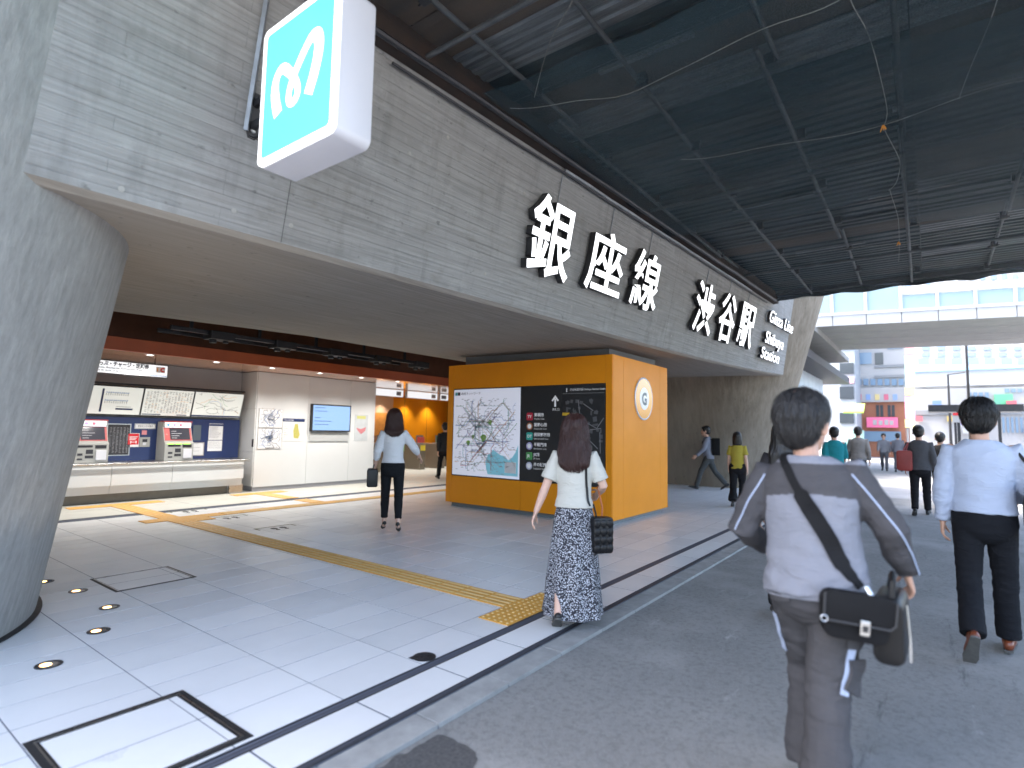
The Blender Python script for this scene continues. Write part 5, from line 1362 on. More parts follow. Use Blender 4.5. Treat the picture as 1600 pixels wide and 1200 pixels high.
def rotx(v, a):  # positive tips +z towards +y
    return Vector((v.x, v.y * math.cos(a) + v.z * math.sin(a), -v.y * math.sin(a) + v.z * math.cos(a)))
class Person:
    def __init__(s, loc, heading, h, label, pose, group=None, vox=.012, skin=None, girth=1.0, female=False):
        s.S = h / 1.72; s.vox = vox; s.skin = skin or M_SKIN; s.g = girth; s.fem = female; s.pose = pose; s.clothes = {}
        s.root = empty("person", loc, heading - math.pi / 2, label, "person", group)
        s.root.scale = (s.S,) * 3
        P = pose; g = girth
        lean = R(P.get("lean", 3)); s.lean = lean
        legs = {}
        low = 9
        for side, key in ((-1, "L"), (1, "R")):
            f, k, p, ab = P.get("leg" + key, (0, 3, 0, 2))
            f, k, p, ab = R(f), R(k), R(p), R(ab)
            hip = Vector((side * .088, 0, -.03))
            kn = hip + Vector((side * math.sin(ab) * .42, math.sin(f) * .42, -math.cos(f) * .42))
            an = kn + Vector((side * math.sin(ab) * .1, math.sin(f - k) * .40, -math.cos(f - k) * .40))
            fd = Vector((side * .12, math.cos(p), math.sin(p))).normalized(); fu = Vector((0, -math.sin(p), math.cos(p)))
            heel, toe = an - fd * .055 - fu * .082, an + fd * .185 - fu * .082
            low = min(low, heel.z, toe.z)
            legs[key] = [hip, kn, an, fd, fu]
        hz = -low + .002; s.hz = hz
        P0 = Vector((0, 0, hz)); s.P0 = P0
        for key in legs:
            for i in range(3): legs[key][i] = legs[key][i] + P0
        s.legs = legs
        tw = R(P.get("twist", 0)); s.tw = tw
        s.bend = R(P.get("side", 0))
        s.T = lambda v: s._t(Vector(v))
        sw = .172 if not female else .150
        s.sw = sw
        arms = {}
        for side, key in ((-1, "L"), (1, "R")):
            sf, sa, ff, fa = [R(a) for a in P.get("arm" + key, (0, 8, 8, 6))]
            sh = s.T((side * sw, -.005, 1.388 - .93))
            def dr_(f, a): return Vector((side * math.sin(a), math.sin(f) * math.cos(a), -math.cos(f) * math.cos(a))).normalized()
            el = sh + dr_(sf, sa) * .275; d2 = dr_(ff, fa); wr = el + d2 * .245
            arms[key] = [sh, el, wr, d2]
        s.arms = arms
        s.body()
    def _t(s, v):   # torso space (origin pelvis) -> local
        k = max(0.0, min(1.0, v.z / .45))
        a = s.tw * k
        w = Vector((v.x * math.cos(a) - v.y * math.sin(a), v.x * math.sin(a) + v.y * math.cos(a), v.z))
        w = rotx(w, s.lean)
        b = s.bend
        w = Vector((w.x * math.cos(b) + w.z * math.sin(b), w.y, -w.x * math.sin(b) + w.z * math.cos(b)))
        return w + s.P0
    def torso_rings(s, off, z0=-.06, z1=.60, fit=1.0):
        g = s.g
        prof = [(-.14, .165, .115, -.015), (-.06, .172, .122, -.02), (.02, .166, .118, -.015), (.10, .150, .105, -.005), (.20, .148, .104, .0), (.30, .162, .110, .0), (.40, .172, .108, -.005), (.46, .160, .096, -.008), (.505, .105, .075, -.01), (.535, .064, .060, -.008), (.56, .056, .058, .0)]
        if s.fem: prof = [(-.14, .160, .115, -.02), (-.06, .168, .122, -.025), (.02, .155, .112, -.015), (.10, .128, .094, -.002), (.20, .126, .094, .004), (.30, .140, .108, .010), (.40, .150, .098, .0), (.46, .138, .085, -.006), (.505, .088, .066, -.008), (.535, .052, .052, -.006), (.56, .046, .048, .0)]
        out = []
        for z, a, b, y in prof:
            if z < z0 - .001 or z > z1: continue
            gg = g if z < .38 else 1 + (g - 1) * .5
            c = s.T((0, y, z)); ax = (s.T((1, y, z)) - c).normalized(); ay = (s.T((0, y + 1, z)) - c).normalized()
            out.append((c, ax * (a * gg * fit + off), ay * (b * gg * fit + off)))
        return out
    def body(s):
        mb = MB()
        loft(mb, s.torso_rings(-.012))
        nb = s.T((0, -.006, .53)); hr = R(s.pose.get("head", 0)); hp = R(s.pose.get("nod", 0))
        hd = s.T((0, .012, .69)); s.hd = hd
        Rz = Matrix.Rotation(hr, 3, 'Z') @ Matrix.Rotation(-hp, 3, 'X') * s.pose.get("hs", 1.14); s.Rh = Rz
        H = lambda x, y, z: hd + Rz @ Vector((x, y, z)); s.H = H
        limb(mb, [s.T((0, -.006, .50)), s.T((0, 0, .56)), H(0, -.005, -.06)], [.058, .054, .056] if not s.fem else [.05, .045, .048])
        ellipsoid(mb, H(0, -.012, .02), (.073, .092, .098), Rz); ellipsoid(mb, H(0, .025, -.035), (.058, .066, .078), Rz)
        ellipsoid(mb, H(0, .055, -.085), (.034, .032, .026), Rz, 12, 8)
        limb(mb, [H(0, .080, .012), H(0, .098, -.025), H(0, .092, -.036)], [.009, .014, .012], 10)
        for sd_ in (-1, 1):
            ellipsoid(mb, H(sd_ * .080, -.004, -.014), (.010, .020, .034), Rz @ Matrix.Rotation(sd_ * -.35, 3, 'Z'), 12, 8)
            ellipsoid(mb, H(sd_ * .032, .066, .014), (.020, .016, .010), Rz, 10, 6)
        for key, side in (("L", -1), ("R", 1)):
            sh, el, wr, d = s.arms[key]
            limb(mb, [sh, sh.lerp(el, .5), el, el.lerp(wr, .35), el.lerp(wr, .75), wr], [.046, .043, .037, .038, .030, .025])
            t_ = Vector((0, 1, 0)); t_ = t_ - d * t_.dot(d)
            if t_.length < .55: t_ = Vector((0, 0, 1)) - d * d.z
            t_.normalize(); nrm = d.cross(t_)
            if nrm.x * side > 0: nrm = -nrm
            loft(mb, [(wr - d * .01, t_ * .026, nrm * .019), (wr + d * .03, t_ * .033, nrm * .016), (wr + d * .065, t_ * .040, nrm * .014), (wr + d * .09, t_ * .040, nrm * .012)], 14)
            cl = s.pose.get("curl" + key, 1.0)
            for q, (o_, ln) in enumerate(((.031, .068), (.0105, .078), (-.010, .072), (-.030, .055))):
                p = wr + d * .085 + t_ * o_; a = .20 * cl; pts = [p]; dirv = d
                for sg in range(3):
                    a2 = (.22 + .42 * sg + .06 * q) * cl
                    dirv = (d * math.cos(a2) + nrm * math.sin(a2) + t_ * o_ * 2.2).normalized(); p = p + dirv * ln * (.45, .32, .27)[sg]; pts.append(p)
                limb(mb, pts, [.0092, .0088, .0080, .0066], 8)
            th = wr + d * .025 + t_ * .026
            limb(mb, [th, th + (d * .6 + t_ * .7 + nrm * .3).normalized() * .035, th + (d * .6 + t_ * .7 + nrm * .3).normalized() * .035 + (d * .85 + t_ * .2 + nrm * .45).normalized() * .032, th + (d * .6 + t_ * .7 + nrm * .3).normalized() * .035 + (d * .85 + t_ * .1 + nrm * .55).normalized() * .058], [.0125, .0115, .0098, .0078], 8)
        for key in ("L", "R"):
            hip, kn, an, fd, fu = s.legs[key]
            limb(mb, [hip, hip.lerp(kn, .5), kn, kn.lerp(an, .3), kn.lerp(an, .8), an - fu * .02], [.075, .065, .05, .053, .036, .034])
            limb(mb, [an - fd * .03 - fu * .05, an + fd * .05 - fu * .05, an + fd * .14 - fu * .064], [(.03, .03), (.036, .026), (.034, .016)], 12)
        s.bodyo = remesh(mb, "body", s.vox * .5 if s.vox < .0095 else s.vox * .6, 3, [s.skin], s.root)
        for sd_ in (-1, 1):
            e_ = MB(); ellipsoid(e_, H(sd_ * .031, .078, .002), (.012, .006, .006), Rz, 10, 6); e_.build("eye", M_EYE, parent=s.root, smooth=True)
        e_ = MB(); ellipsoid(e_, H(0, .088, -.062), (.021, .006, .006), Rz, 10, 6); e_.build("mouth", M_LIP, parent=s.root, smooth=True)
    def hair(s, m_, kind="short", bald=False, strands=0, step=.014):
        mb = MB(); H = s.H
        if kind == "short":
            ellipsoid(mb, H(0, -.022, .036), (.088, .099, .100), s.Rh, 24, 16); ellipsoid(mb, H(0, -.040, -.006), (.076, .074, .084), s.Rh, 20, 12)
            ellipsoid(mb, H(0, .035, .075), (.066, .05, .042), s.Rh, 16, 10)
        elif kind == "bob":
            ellipsoid(mb, H(0, -.025, .035), (.090, .100, .100), s.Rh, 24, 16)
            loft(mb, [(H(0, -.035, .03), s.Rh @ Vector((.094, 0, 0)), s.Rh @ Vector((0, .085, 0))), (H(0, -.045, -.06), s.Rh @ Vector((.100, 0, 0)), s.Rh @ Vector((0, .072, 0))), (H(0, -.05, -.13), s.Rh @ Vector((.096, 0, 0)), s.Rh @ Vector((0, .06, 0)))])
        else:
            ellipsoid(mb, H(0, -.024, .034), (.087, .098, .098), s.Rh, 24, 16)
            L_ = .30 if kind == "long" else .22
            loft(mb, [(H(0, -.035, .03), s.Rh @ Vector((.096, 0, 0)), s.Rh @ Vector((0, .082, 0))), (H(0, -.05, -.08), s.Rh @ Vector((.108, 0, 0)), s.Rh @ Vector((0, .064, 0))), (H(0, -.078, -.16), s.Rh @ Vector((.120, 0, 0)), s.Rh @ Vector((0, .050, 0))), (H(0, -.098, -L_ + .04), s.Rh @ Vector((.112, 0, 0)), s.Rh @ Vector((0, .038, 0))), (H(0, -.105, -L_), s.Rh @ Vector((.066, 0, 0)), s.Rh @ Vector((0, .022, 0)))])
        def dp(p):
            q = s.Rh.inverted() @ (p - s.hd); a = math.atan2(q.x, -q.y)
            return .005 * noise.noise((a * 7, q.z * 7, 3)) + .0035 * noise.noise((a * 26, q.z * 9, 7)) + .004 * noise.noise(p * 22)
        o = remesh(mb, "hair", max(.005, s.vox * .5), 6, [m_], s.root, dp)
        if strands:
            me = o.data; rnd = random.Random(len(me.vertices)); tree = BVHTree.FromPolygons([v.co.copy() for v in me.vertices], [tuple(p.vertices) for p in me.polygons])
            crown = s.H(0, -.035, .11); vs_, fs_ = [], []; nvx = len(me.vertices)
            for _ in range(strands):
                v = me.vertices[rnd.randrange(nvx)]; p = v.co.copy(); nn_ = v.normal.copy()
                lift = rnd.uniform(.002, .008); w = rnd.uniform(.0014, .003); path = []
                wob = Vector((rnd.gauss(0, .25), rnd.gauss(0, .25), rnd.gauss(0, .12)))
                for k in range(6):
                    path.append((p + nn_ * lift * (1 + k * .35), nn_))
                    out = p - crown; dirv = Vector((out.x, out.y, 0)).normalized() * max(0, 1 - abs(out.z) * 9) + Vector((0, 0, -1)) + wob
                    dirv = dirv - nn_ * dirv.dot(nn_)
                    if dirv.length < 1e-4: break
                    q, n2, _i, _d = tree.find_nearest(p + dirv.normalized() * step)
                    if q is None: break
                    p, nn_ = q, n2
                if len(path) < 3: continue
                b0_ = len(vs_)
                for k, (c, n2) in enumerate(path):
                    t_ = (path[min(k + 1, len(path) - 1)][0] - path[max(k - 1, 0)][0])
                    sdv = t_.cross(n2); sdv = sdv.normalized() if sdv.length > 1e-6 else Vector((1, 0, 0))
                    ww_ = w * (1 - (k / (len(path) - 1)) ** 2 * .9)
                    vs_ += [c - sdv * ww_, c + n2 * ww_ * .6, c + sdv * ww_]
                for k in range(len(path) - 1):
                    a_ = b0_ + k * 3
                    fs_ += [(a_, a_ + 1, a_ + 4, a_ + 3), (a_ + 1, a_ + 2, a_ + 5, a_ + 4)]
            st = MB().add(vs_, fs_).mesh("hair_strands"); st.materials.append(m_)
            so = bpy.data.objects.new("hair_strands", st); tag(so, kind="stuff"); link(so, o)
        if bald:
            e_ = MB(); ellipsoid(e_, H(.004, -.068, .112), (.017, .014, .012), s.Rh, 14, 8); e_.build("bald_patch", s.skin, parent=s.root, smooth=True)
        return o
    def top(s, mats, name="shirt", off=.012, sleeve=1.0, loose=1.0, hem=-.10, collar=True, zone=None, amp=.006, cuff=True, seed=1.0):
        mb = MB()
        loft(mb, s.torso_rings(off * loose, z0=hem - .05, z1=.545 if collar else .52), 28, (False, False))
        for key in ("L", "R"):
            sh, el, wr, d = s.arms[key]
            r = .052 + off
            inn = s.T((math.copysign(s.sw - .07, -1 if key == "L" else 1), -.005, .425))
            if sleeve > .6:
                end = el.lerp(wr, min(1, (sleeve - .5) / .5))
                bend = (el - (sh + wr) / 2); bend = bend.normalized() * .012 if bend.length > 1e-3 else Vector()
                limb(mb, [inn, sh, sh.lerp(el, .5), el + bend, el.lerp(end, .5), end], [r * .86, r * 1.0, r, r * .93, r * .80, r * (.62 if cuff else .8)], dome=(True, False))
            else:
                end = sh.lerp(el, sleeve / .5)
                limb(mb, [inn, sh, sh.lerp(end, .6), end], [r * .86, r * 1.0, r * 1.02, r * 1.06], dome=(True, False))
        def dp(p):
            q = p - s.P0
            w = noise.noise((q.x * 7 + q.z * 4, q.y * 7, q.z * 15 + seed)) * .7 + noise.noise((q.x * 16 - q.z * 9, q.y * 14, q.z * 22 + seed)) * .45
            arm = 1.3 if abs(q.x) > .19 else 1.0
            low = 1.5 if q.z < .06 else 1.0
            return amp * w * arm * low
        o = remesh(mb, name, s.vox * (.6 if zone else .8), 5, mats, s.root, dp, zone)
        s.clothes["top"] = o
        return o
    def trousers(s, mats, name="trousers", loose=1.0, length=1.0, amp=.006, zone=None, taper=.75, waist=.08, seed=2.0):
        mb = MB()
        rr = s.torso_rings(.013, z0=-.10, z1=waist + .03)
        loft(mb, rr, 24, (True, False))
        for key in ("L", "R"):
            hip, kn, an, fd, fu = s.legs[key]
            end = kn.lerp(an, length)
            r = .078 * loose * (1 + (s.g - 1) * .6)
            kb = Vector((0, .012, 0))
            limb(mb, [hip + Vector((0, -.012, .02)), hip.lerp(kn, .35), hip.lerp(kn, .7), kn + kb * .5, kn.lerp(end, .4), kn.lerp(end, .8), end], [(r * 1.18, r * 1.32), (r * 1.08, r * 1.12), r * .95, r * .87, r * (.80 + taper * .05), r * taper * 1.03, r * taper], dome=(True, False))
        def dp(p):
            q = p - s.P0
            w = noise.noise((q.x * 8, q.y * 8, q.z * 20 + seed)) * .7 + noise.noise((q.x * 15, q.y * 15 + q.z * 8, q.z * 40 + seed)) * .45
            k = 1.0 + 1.0 * math.exp(-((q.z + .45) / .12) ** 2) + .7 * math.exp(-((q.z + .82) / .08) ** 2)
            return amp * w * k
        o = remesh(mb, name, s.vox * .8, 4, mats, s.root, dp, zone)
        s.clothes["bottom"] = o
        return o
    def shoes(s, m_, kind="shoe"):
        for key in ("L", "R"):
            hip, kn, an, fd, fu = s.legs[key]
            sd_ = fd.cross(fu).normalized()
            mb = MB()
            base = an - fu * .082
            if kind == "heel":
                loft(mb, [(an - fd * .045 - fu * .035, sd_ * .032, fu * .030), (an + fd * .01 - fu * .050, sd_ * .035, fu * .024), (an + fd * .09 - fu * .062, sd_ * .040, fu * .022), (an + fd * .165 - fu * .072, sd_ * .022, fu * .010)], 14)
                limb(mb, [an - fd * .05 - fu * .04, an - fd * .055 - fu * .080], [.010, .006], 8)
            else:
                hgt = .040 if kind == "shoe" else .032
                loft(mb, [(base - fd * .05 + fu * hgt, sd_ * .031, fu * hgt * .95), (base + fd * .02 + fu * hgt, sd_ * .036, fu * hgt * .95), (base + fd * .10 + fu * .030, sd_ * .043, fu * .029), (base + fd * .175 + fu * .022, sd_ * .034, fu * .020)], 16)
                if kind == "shoe": limb(mb, [an - fd * .012 - fu * .03, an - fu * .005], [.040, .038], 12)
            o = remesh(mb, "shoe", .0055 if s.vox < .01 else .009, 2, [m_], s.root)
            if kind != "heel":
                sl = MB()
                pts = [(-.082, -.026), (-.088, 0), (-.082, .026), (-.02, .030), (.06, .036), (.13, .044), (.19, .034), (.212, 0), (.19, -.034), (.13, -.044), (.06, -.036), (-.02, -.030)]
                sl.prism(pts, lambda u, v: base + fd * u + sd_ * v - fu * .001, lambda u, v: base + fd * u + sd_ * v + fu * .013)
                sl.build("sole", M_SOLE, parent=o, bevel=.003)
    def skirt(s, mats, hem=.10, flare=.24, amp=.012, folds=11):
        vs_, fs_ = [], []
        n, m = 120, 40; top_ = s.torso_rings(.012, z0=.0, z1=.11)
        c0 = s.T((0, -.005, .075)); z0 = c0.z
        mid = (s.legs["L"][2] + s.legs["R"][2]) / 2
        for j in range(m + 1):
            t_ = j / m; z = z0 + (hem - z0) * t_
            cx = c0.x + (mid.x - c0.x) * t_; cy = c0.y + (mid.y * .8 - c0.y) * t_
            hipk = math.sin(min(1, t_ / .28) * math.pi / 2)
            a = .138 + .048 * hipk + (flare - .186) * max(0, (t_ - .25) / .75)
            b = .104 + .036 * hipk + (flare * .95 - .14) * max(0, (t_ - .25) / .75)
            for k in range(n):
                an = 2 * math.pi * k / n
                w = 1 + amp / .2 * t_ * (math.sin(folds * an + 2 * math.sin(t_ * 3)) + .6 * math.sin(5 * an + 1 + t_ * 4))
                vs_.append((cx + a * w * math.cos(an), cy + b * w * math.sin(an), z))
        for j in range(m):
            for k in range(n): fs_.append((j * n + k, j * n + (k + 1) % n, (j + 1) * n + (k + 1) % n, (j + 1) * n + k))
        o = MB().add(vs_, fs_).build("skirt", mats[0], parent=s.root, smooth=True)
        s.clothes["bottom"] = o
        return o
    def bvh(s, key):
        o = s.clothes[key]; me = o.data
        return BVHTree.FromPolygons([v.co.copy() for v in me.vertices], [tuple(p.vertices) for p in me.polygons])
    def strap(s, key, pts, width, name, m_, thick=.004, parent=None, n=8, lift=.003, widths=None):
        """a band lying on the garment through rough local points"""
        tree = s.bvh(key); P = []
        fine = []
        for i in range(len(pts) - 1):
            for k in range(n): fine.append(Vector(pts[i]).lerp(Vector(pts[i + 1]), k / n))
        fine.append(Vector(pts[-1]))
        for p in fine:
            q, nn_, _, d = tree.find_nearest(p)
            P.append((q + nn_ * lift, nn_))
        ctr = [p for p, _ in P]; nr = [nn_ for _, nn_ in P]
        for _ in range(3):
            ctr = [ctr[0]] + [(ctr[i - 1] + ctr[i] * 2 + ctr[i + 1]) / 4 for i in range(1, len(ctr) - 1)] + [ctr[-1]]
            nr = [nr[0]] + [(nr[i - 1] + nr[i] * 2 + nr[i + 1]).normalized() for i in range(1, len(nr) - 1)] + [nr[-1]]
        vs_, fs_ = [], []
        for i in range(len(ctr)):
            t_ = (ctr[min(i + 1, len(ctr) - 1)] - ctr[max(i - 1, 0)]).normalized(); sdv = t_.cross(nr[i]).normalized()
            w = (widths[min(len(widths) - 1, int(i / len(ctr) * len(widths)))] if widths else width) / 2
            for (a, b) in ((-w, 0), (w, 0), (w, thick), (-w, thick)): vs_.append(ctr[i] + sdv * a + nr[i] * b)
        for i in range(len(ctr) - 1):
            for k in range(4): fs_.append((i * 4 + k, i * 4 + (k + 1) % 4, (i + 1) * 4 + (k + 1) % 4, (i + 1) * 4 + k))
        fs_ += [(3, 2, 1, 0), tuple((len(ctr) - 1) * 4 + k for k in range(4))]
        return MB().add(vs_, fs_).build(name, m_, parent=parent or s.root, smooth=False)
    def world(s): return s.root.matrix_basis
def bag_box(name, W, D, H, M, m_, parent, r=.03, taper=1.0):
    mb = MB(); mb.prism(rounded(W, H, r, 5), lambda u, v: (u * (1 if v > 0 else taper), -D / 2, v), lambda u, v: (u * (1 if v > 0 else taper), D / 2, v))
    return mb.build(name, m_, parent=parent, smooth=True, bevel=min(D * .22, .02), M=M)

def along(px, X, py=690):
    d = pix(px, py); return (X, d.y / d.x * X, 0)
# ---- man with the camera bag, nearest the camera
M_JL = mat_cloth("jacket_light", (.205, .212, .245), 300)
M_JD = mat_cloth("jacket_dark", (.066, .064, .069), 300)
M_CARGO = mat_cloth("cargo_grey", (.066, .064, .068), 300, var=.2)
M_PATCHB = mat_cloth("pale_blue_patch", (.40, .46, .60), 300)
m1 = Person((2.78, .42, -.03), R(6), 1.67, "man in grey and dark work jacket and cargo trousers, nearest the camera", dict(legR=(-13, 10, -20, -7), legL=(20, 34, -6, -5), armL=(-2, 22, 62, -14), armR=(6, 30, 34, 14), lean=5, head=-28, side=-3, curlR=1.25, hs=1.22), vox=.009, girth=1.06)
def seg_d(p, a, b):
    ab = b - a; t_ = max(0, min(1, (p - a).dot(ab) / ab.length_squared)); return (p - a - ab * t_).length
def zone1(c):
    q = c - m1.P0
    if q.z > .505: return 0
    for key in ("L", "R"):
        sh, el, wr, d = m1.arms[key]
        if min(seg_d(c, sh, el), seg_d(c, el, wr)) < .098 and abs(c.x) > m1.sw - .005 + max(0, (.30 - q.z)) * .12: return 1
    if q.z > .355 + .02 * math.cos(q.x * 9): return 1
    return 0
m1.hair(M_HAIRG, "short", bald=True, strands=2600)
m1.top([M_JL, M_JD], "jacket", off=.022, hem=-.06, zone=zone1, amp=.011, loose=1.5)
m1.trousers([M_CARGO], waist=.0, loose=1.22, taper=1.0, amp=.008, length=1.02)
m1.shoes(M_SHOEB)
T = m1.T
band = MB()
rr = m1.torso_rings(.030, z0=-.14, z1=-.05)
c0, a0, b0 = rr[0][0], rr[0][1], rr[0][2]
prev = None
for dz_, k_ in ((-.075, 1.0), (-.03, 1.012)):
    c = T((0, -.018, dz_)); ring = [c + a0 * k_ * math.cos(2 * math.pi * k / 48) + b0 * k_ * math.sin(2 * math.pi * k / 48) for k in range(48)]
    if prev: band.add(prev + ring, [(k, (k + 1) % 48, 48 + (k + 1) % 48, 48 + k) for k in range(48)])
    prev = ring
band.build("waistband", M_JL, parent=m1.root, smooth=True)
for key, sd_ in (("R", 1), ("L", -1)):
    sh, el, wr, d = m1.arms[key]
    m1.strap("top", [sh + Vector((sd_ * .0, -.07, .0)), sh.lerp(el, .5) + Vector((sd_ * .02, -.07, 0)), el + Vector((sd_ * .03, -.07, 0)), el.lerp(wr, .5) + Vector((sd_ * .05, -.05, .0)), wr + Vector((sd_ * .05, -.03, .0))], .006, "piping", M_PATCHB, thick=.003)
hipR, knR = m1.legs["R"][0], m1.legs["R"][1]; hipL, knL = m1.legs["L"][0], m1.legs["L"][1]
pk = [hipR.lerp(knR, t_) + Vector((.075, -.085, 0)) for t_ in (.46, .62, .80, .96)]
m1.strap("bottom", pk, .034, "reflective_patch", M_PATCHB, thick=.003)
m1.strap("bottom", [hipR.lerp(knR, .42) + Vector((.045, -.10, 0)), hipR.lerp(knR, .44) + Vector((.10, -.05, 0)), hipR.lerp(knR, .43) + Vector((.13, .02, 0))], .075, "pocket_flap", M_CARGO, thick=.008, lift=.004)
m1.strap("bottom", [hipR.lerp(knR, .62) + Vector((.10, -.055, 0)), hipR.lerp(knR, .80) + Vector((.11, -.045, 0)), hipR.lerp(knR, .96) + Vector((.10, -.05, 0))], .085, "cargo_pocket", M_CARGO, thick=.014, lift=.002)
m1.strap("bottom", [hipL.lerp(knL, t_) + Vector((-.09, -.06, 0)) for t_ in (.38, .6, .85)], .030, "reflective_patch", M_PATCHB, thick=.003)
m1.strap("bottom", [T((-.10, -.15, -.07)), T((-.135, -.10, -.075)), T((-.165, -.06, -.07))], .04, "back_pocket_flap", M_CARGO, thick=.005)
cb = empty("camera_bag", m1.root.location, m1.root.rotation_euler.z, "black flapped camera bag with silver buckle on the nearest man's hip", "bag"); cb.scale = m1.root.scale
bc = T((.135, -.20, -.11)); Mb = Matrix.Translation(bc) @ Matrix.Rotation(R(14), 4, 'Z') @ Matrix.Rotation(R(5), 4, 'Y')
bag_box("pouch", .245, .10, .18, Mb, M_NYLON, cb, r=.045, taper=.94)
fl = bag_box("flap", .252, .018, .118, Mb @ Matrix.Translation((0, -.062, .042)), M_NYLON, cb, r=.035)
MB().tube([(-.124, -.073, .09), (-.123, -.073, .005), (-.105, -.073, -.014), (.105, -.073, -.014), (.123, -.073, .005), (.124, -.073, .09)], .004, 6).build("binding", mat("bag_binding", (.03, .03, .032), .6), parent=cb, M=Mb @ Matrix.Translation((0, .0, -.0)))
bk = MB().box((-.017, -.08, -.046), (.017, -.068, .012)).build("buckle", M_STEEL, parent=cb, bevel=.004, M=Mb @ Matrix.Translation((.02, 0, -.005)))
MB().box((-.009, -.084, -.03), (.009, -.0805, -.006)).build("buckle_slot", M_DARKMETAL, parent=bk)
MB().tube([(.012 * math.cos(a) - .122, -.075, .012 * math.sin(a) - .01) for a in np.linspace(0, 6.28, 14)], .0025, 6).build("ring", M_STEEL, parent=cb, M=Mb)
bag_box("side_bag", .11, .28, .26, Matrix.Translation(T((.265, -.0, -.16))) @ Matrix.Rotation(R(-8), 4, 'Z'), M_LEATH, cb, r=.04)
MB().tube([T((.27, -.12, -.04)), T((.28, -.12, .02)), T((.285, -.06, .05)), T((.285, .03, .03)), T((.275, .08, -.03))], .012, 8).build("handle", M_LEATH, parent=cb, smooth=True)
MB().tube([T((.317, -.135, -.06)), T((.317, -.14, -.2)), T((.312, -.14, -.27))], .004, 6).build("zip", M_STEEL, parent=cb)
m1.strap("top", [T((-.055, .03, .55)), T((-.085, -.05, .53)), T((-.06, -.14, .44)), T((-.005, -.15, .32)), T((.06, -.16, .20)), T((.12, -.16, .08)), T((.175, -.14, -.01))], .036, "shoulder_strap", M_NYLON, thick=.006, parent=cb, lift=.006, widths=[.034, .034, .034, .034, .034, .062, .066, .066, .066, .066, .05, .034])
MB().tube([T((.185, -.165, -.0)), T((.21, -.175, -.05)), T((.215, -.19, -.08))], .012, 8).build("strap_clip", M_STEEL, parent=cb, smooth=True)

# ---- man in the pale blue shirt
M_SHIRT = mat_cloth("shirt_blue", (.40, .45, .56), 350, var=.08)
M_NAVYT = mat_cloth("suit_navy", (.010, .011, .014), 300)
m2 = Person((5.40, -.29, -.03), R(0), 1.77, "man in pale blue shirt and dark trousers walking away at the right edge", dict(legL=(-13, 26, -52, 2), legR=(9, 3, 2, 2), armL=(-3, 10, 4, 3), armR=(8, 16, 70, -8), lean=2, head=-5), vox=.010, girth=1.02)
m2.hair(M_HAIRB, "short", strands=2200); m2.top([M_SHIRT], "shirt", off=.018, hem=.04, amp=.010, loose=1.4)
m2.trousers([M_NAVYT], waist=.04, loose=1.06, taper=.86, amp=.005); m2.shoes(M_SHOEBR)
b2 = empty("shoulder_bag", m2.root.location, m2.root.rotation_euler.z, "black leather bag on the right shoulder of the man in pale blue", "bag"); b2.scale = m2.root.scale
bag_box("pouch", .14, .36, .34, Matrix.Translation(m2.T((.29, -.03, .08))), M_LEATH, b2, r=.04)
for y in (-.11, .08): MB().tube([m2.T((.27, y, .24)), m2.T((.235, y * .7, .38)), m2.T((.185, y * .4, .47)), m2.T((.175, .02, .475))], .011, 8).build("strap", M_LEATH, parent=b2, smooth=True)

# ---- woman in the patterned skirt
M_CREAMT = mat_cloth("cream_knit", (.52, .50, .44), 260, var=.06)
def mat_print():
    m = bpy.data.materials.new("skirt_print"); m.use_nodes = True; nt = m.node_tree; N = nt.nodes; L = nt.links; b = N["Principled BSDF"]
    tc = N.new("ShaderNodeTexCoord"); vo = N.new("ShaderNodeTexVoronoi"); vo.inputs["Scale"].default_value = 92; L.new(tc.outputs["Object"], vo.inputs["Vector"])
    nz = N.new("ShaderNodeTexNoise"); nz.inputs["Scale"].default_value = 110; L.new(tc.outputs["Object"], nz.inputs["Vector"])
    ad = N.new("ShaderNodeMath"); ad.operation = 'ADD'; L.new(vo.outputs["Distance"], ad.inputs[0]); L.new(nz.outputs["Fac"], ad.inputs[1])
    r = N.new("ShaderNodeMapRange"); r.inputs["From Min"].default_value = .93; r.inputs["From Max"].default_value = .86; L.new(ad.outputs[0], r.inputs["Value"])
    mx = N.new("ShaderNodeMix"); mx.data_type = 'RGBA'; mx.inputs["A"].default_value = (.014, .014, .022, 1); mx.inputs["B"].default_value = (.50, .51, .55, 1)
    L.new(r.outputs[0], mx.inputs["Factor"]); L.new(mx.outputs["Result"], b.inputs["Base Color"]); b.inputs["Roughness"].default_value = .8
    return m
w1 = Person((3.98, 2.33, -.004), R(27), 1.585, "woman in cream top and long black skirt with white specks", dict(legL=(-12, 16, -30, 2), legR=(10, 6, 3, 2), armL=(-8, 20, -4, 20), armR=(2, 22, 68, -12), lean=2), vox=.010, female=True, skin=M_SKINP)
w1.hair(M_HAIRR, "long", strands=2400, step=.03); w1.top([M_CREAMT], "knit_top", off=.016, sleeve=.40, hem=.0, collar=False, amp=.006, loose=1.4)
w1.skirt([mat_print()], hem=.10, flare=.255, amp=.010, folds=9); w1.shoes(M_SHOEB, "flat")
b3 = empty("tote_bag", w1.root.location, w1.root.rotation_euler.z, "black quilted tote hanging at the skirted woman's right side", "bag"); b3.scale = w1.root.scale
tc_ = w1.T((.235, -.06, -.20)); Mt = Matrix.Translation(tc_) @ Matrix.Rotation(R(25), 4, 'Z')
bag_box("pouch", .185, .12, .30, Mt, M_LEATH, b3, r=.025, taper=.96)
for r_ in range(4):
    for c in range(3):
        e_ = MB(); ellipsoid(e_, (-.058 + .058 * c, -.060, .10 - .068 * r_), (.030, .010, .034), None, 12, 8); e_.build("quilt", M_LEATH, parent=b3, smooth=True, M=Mt)
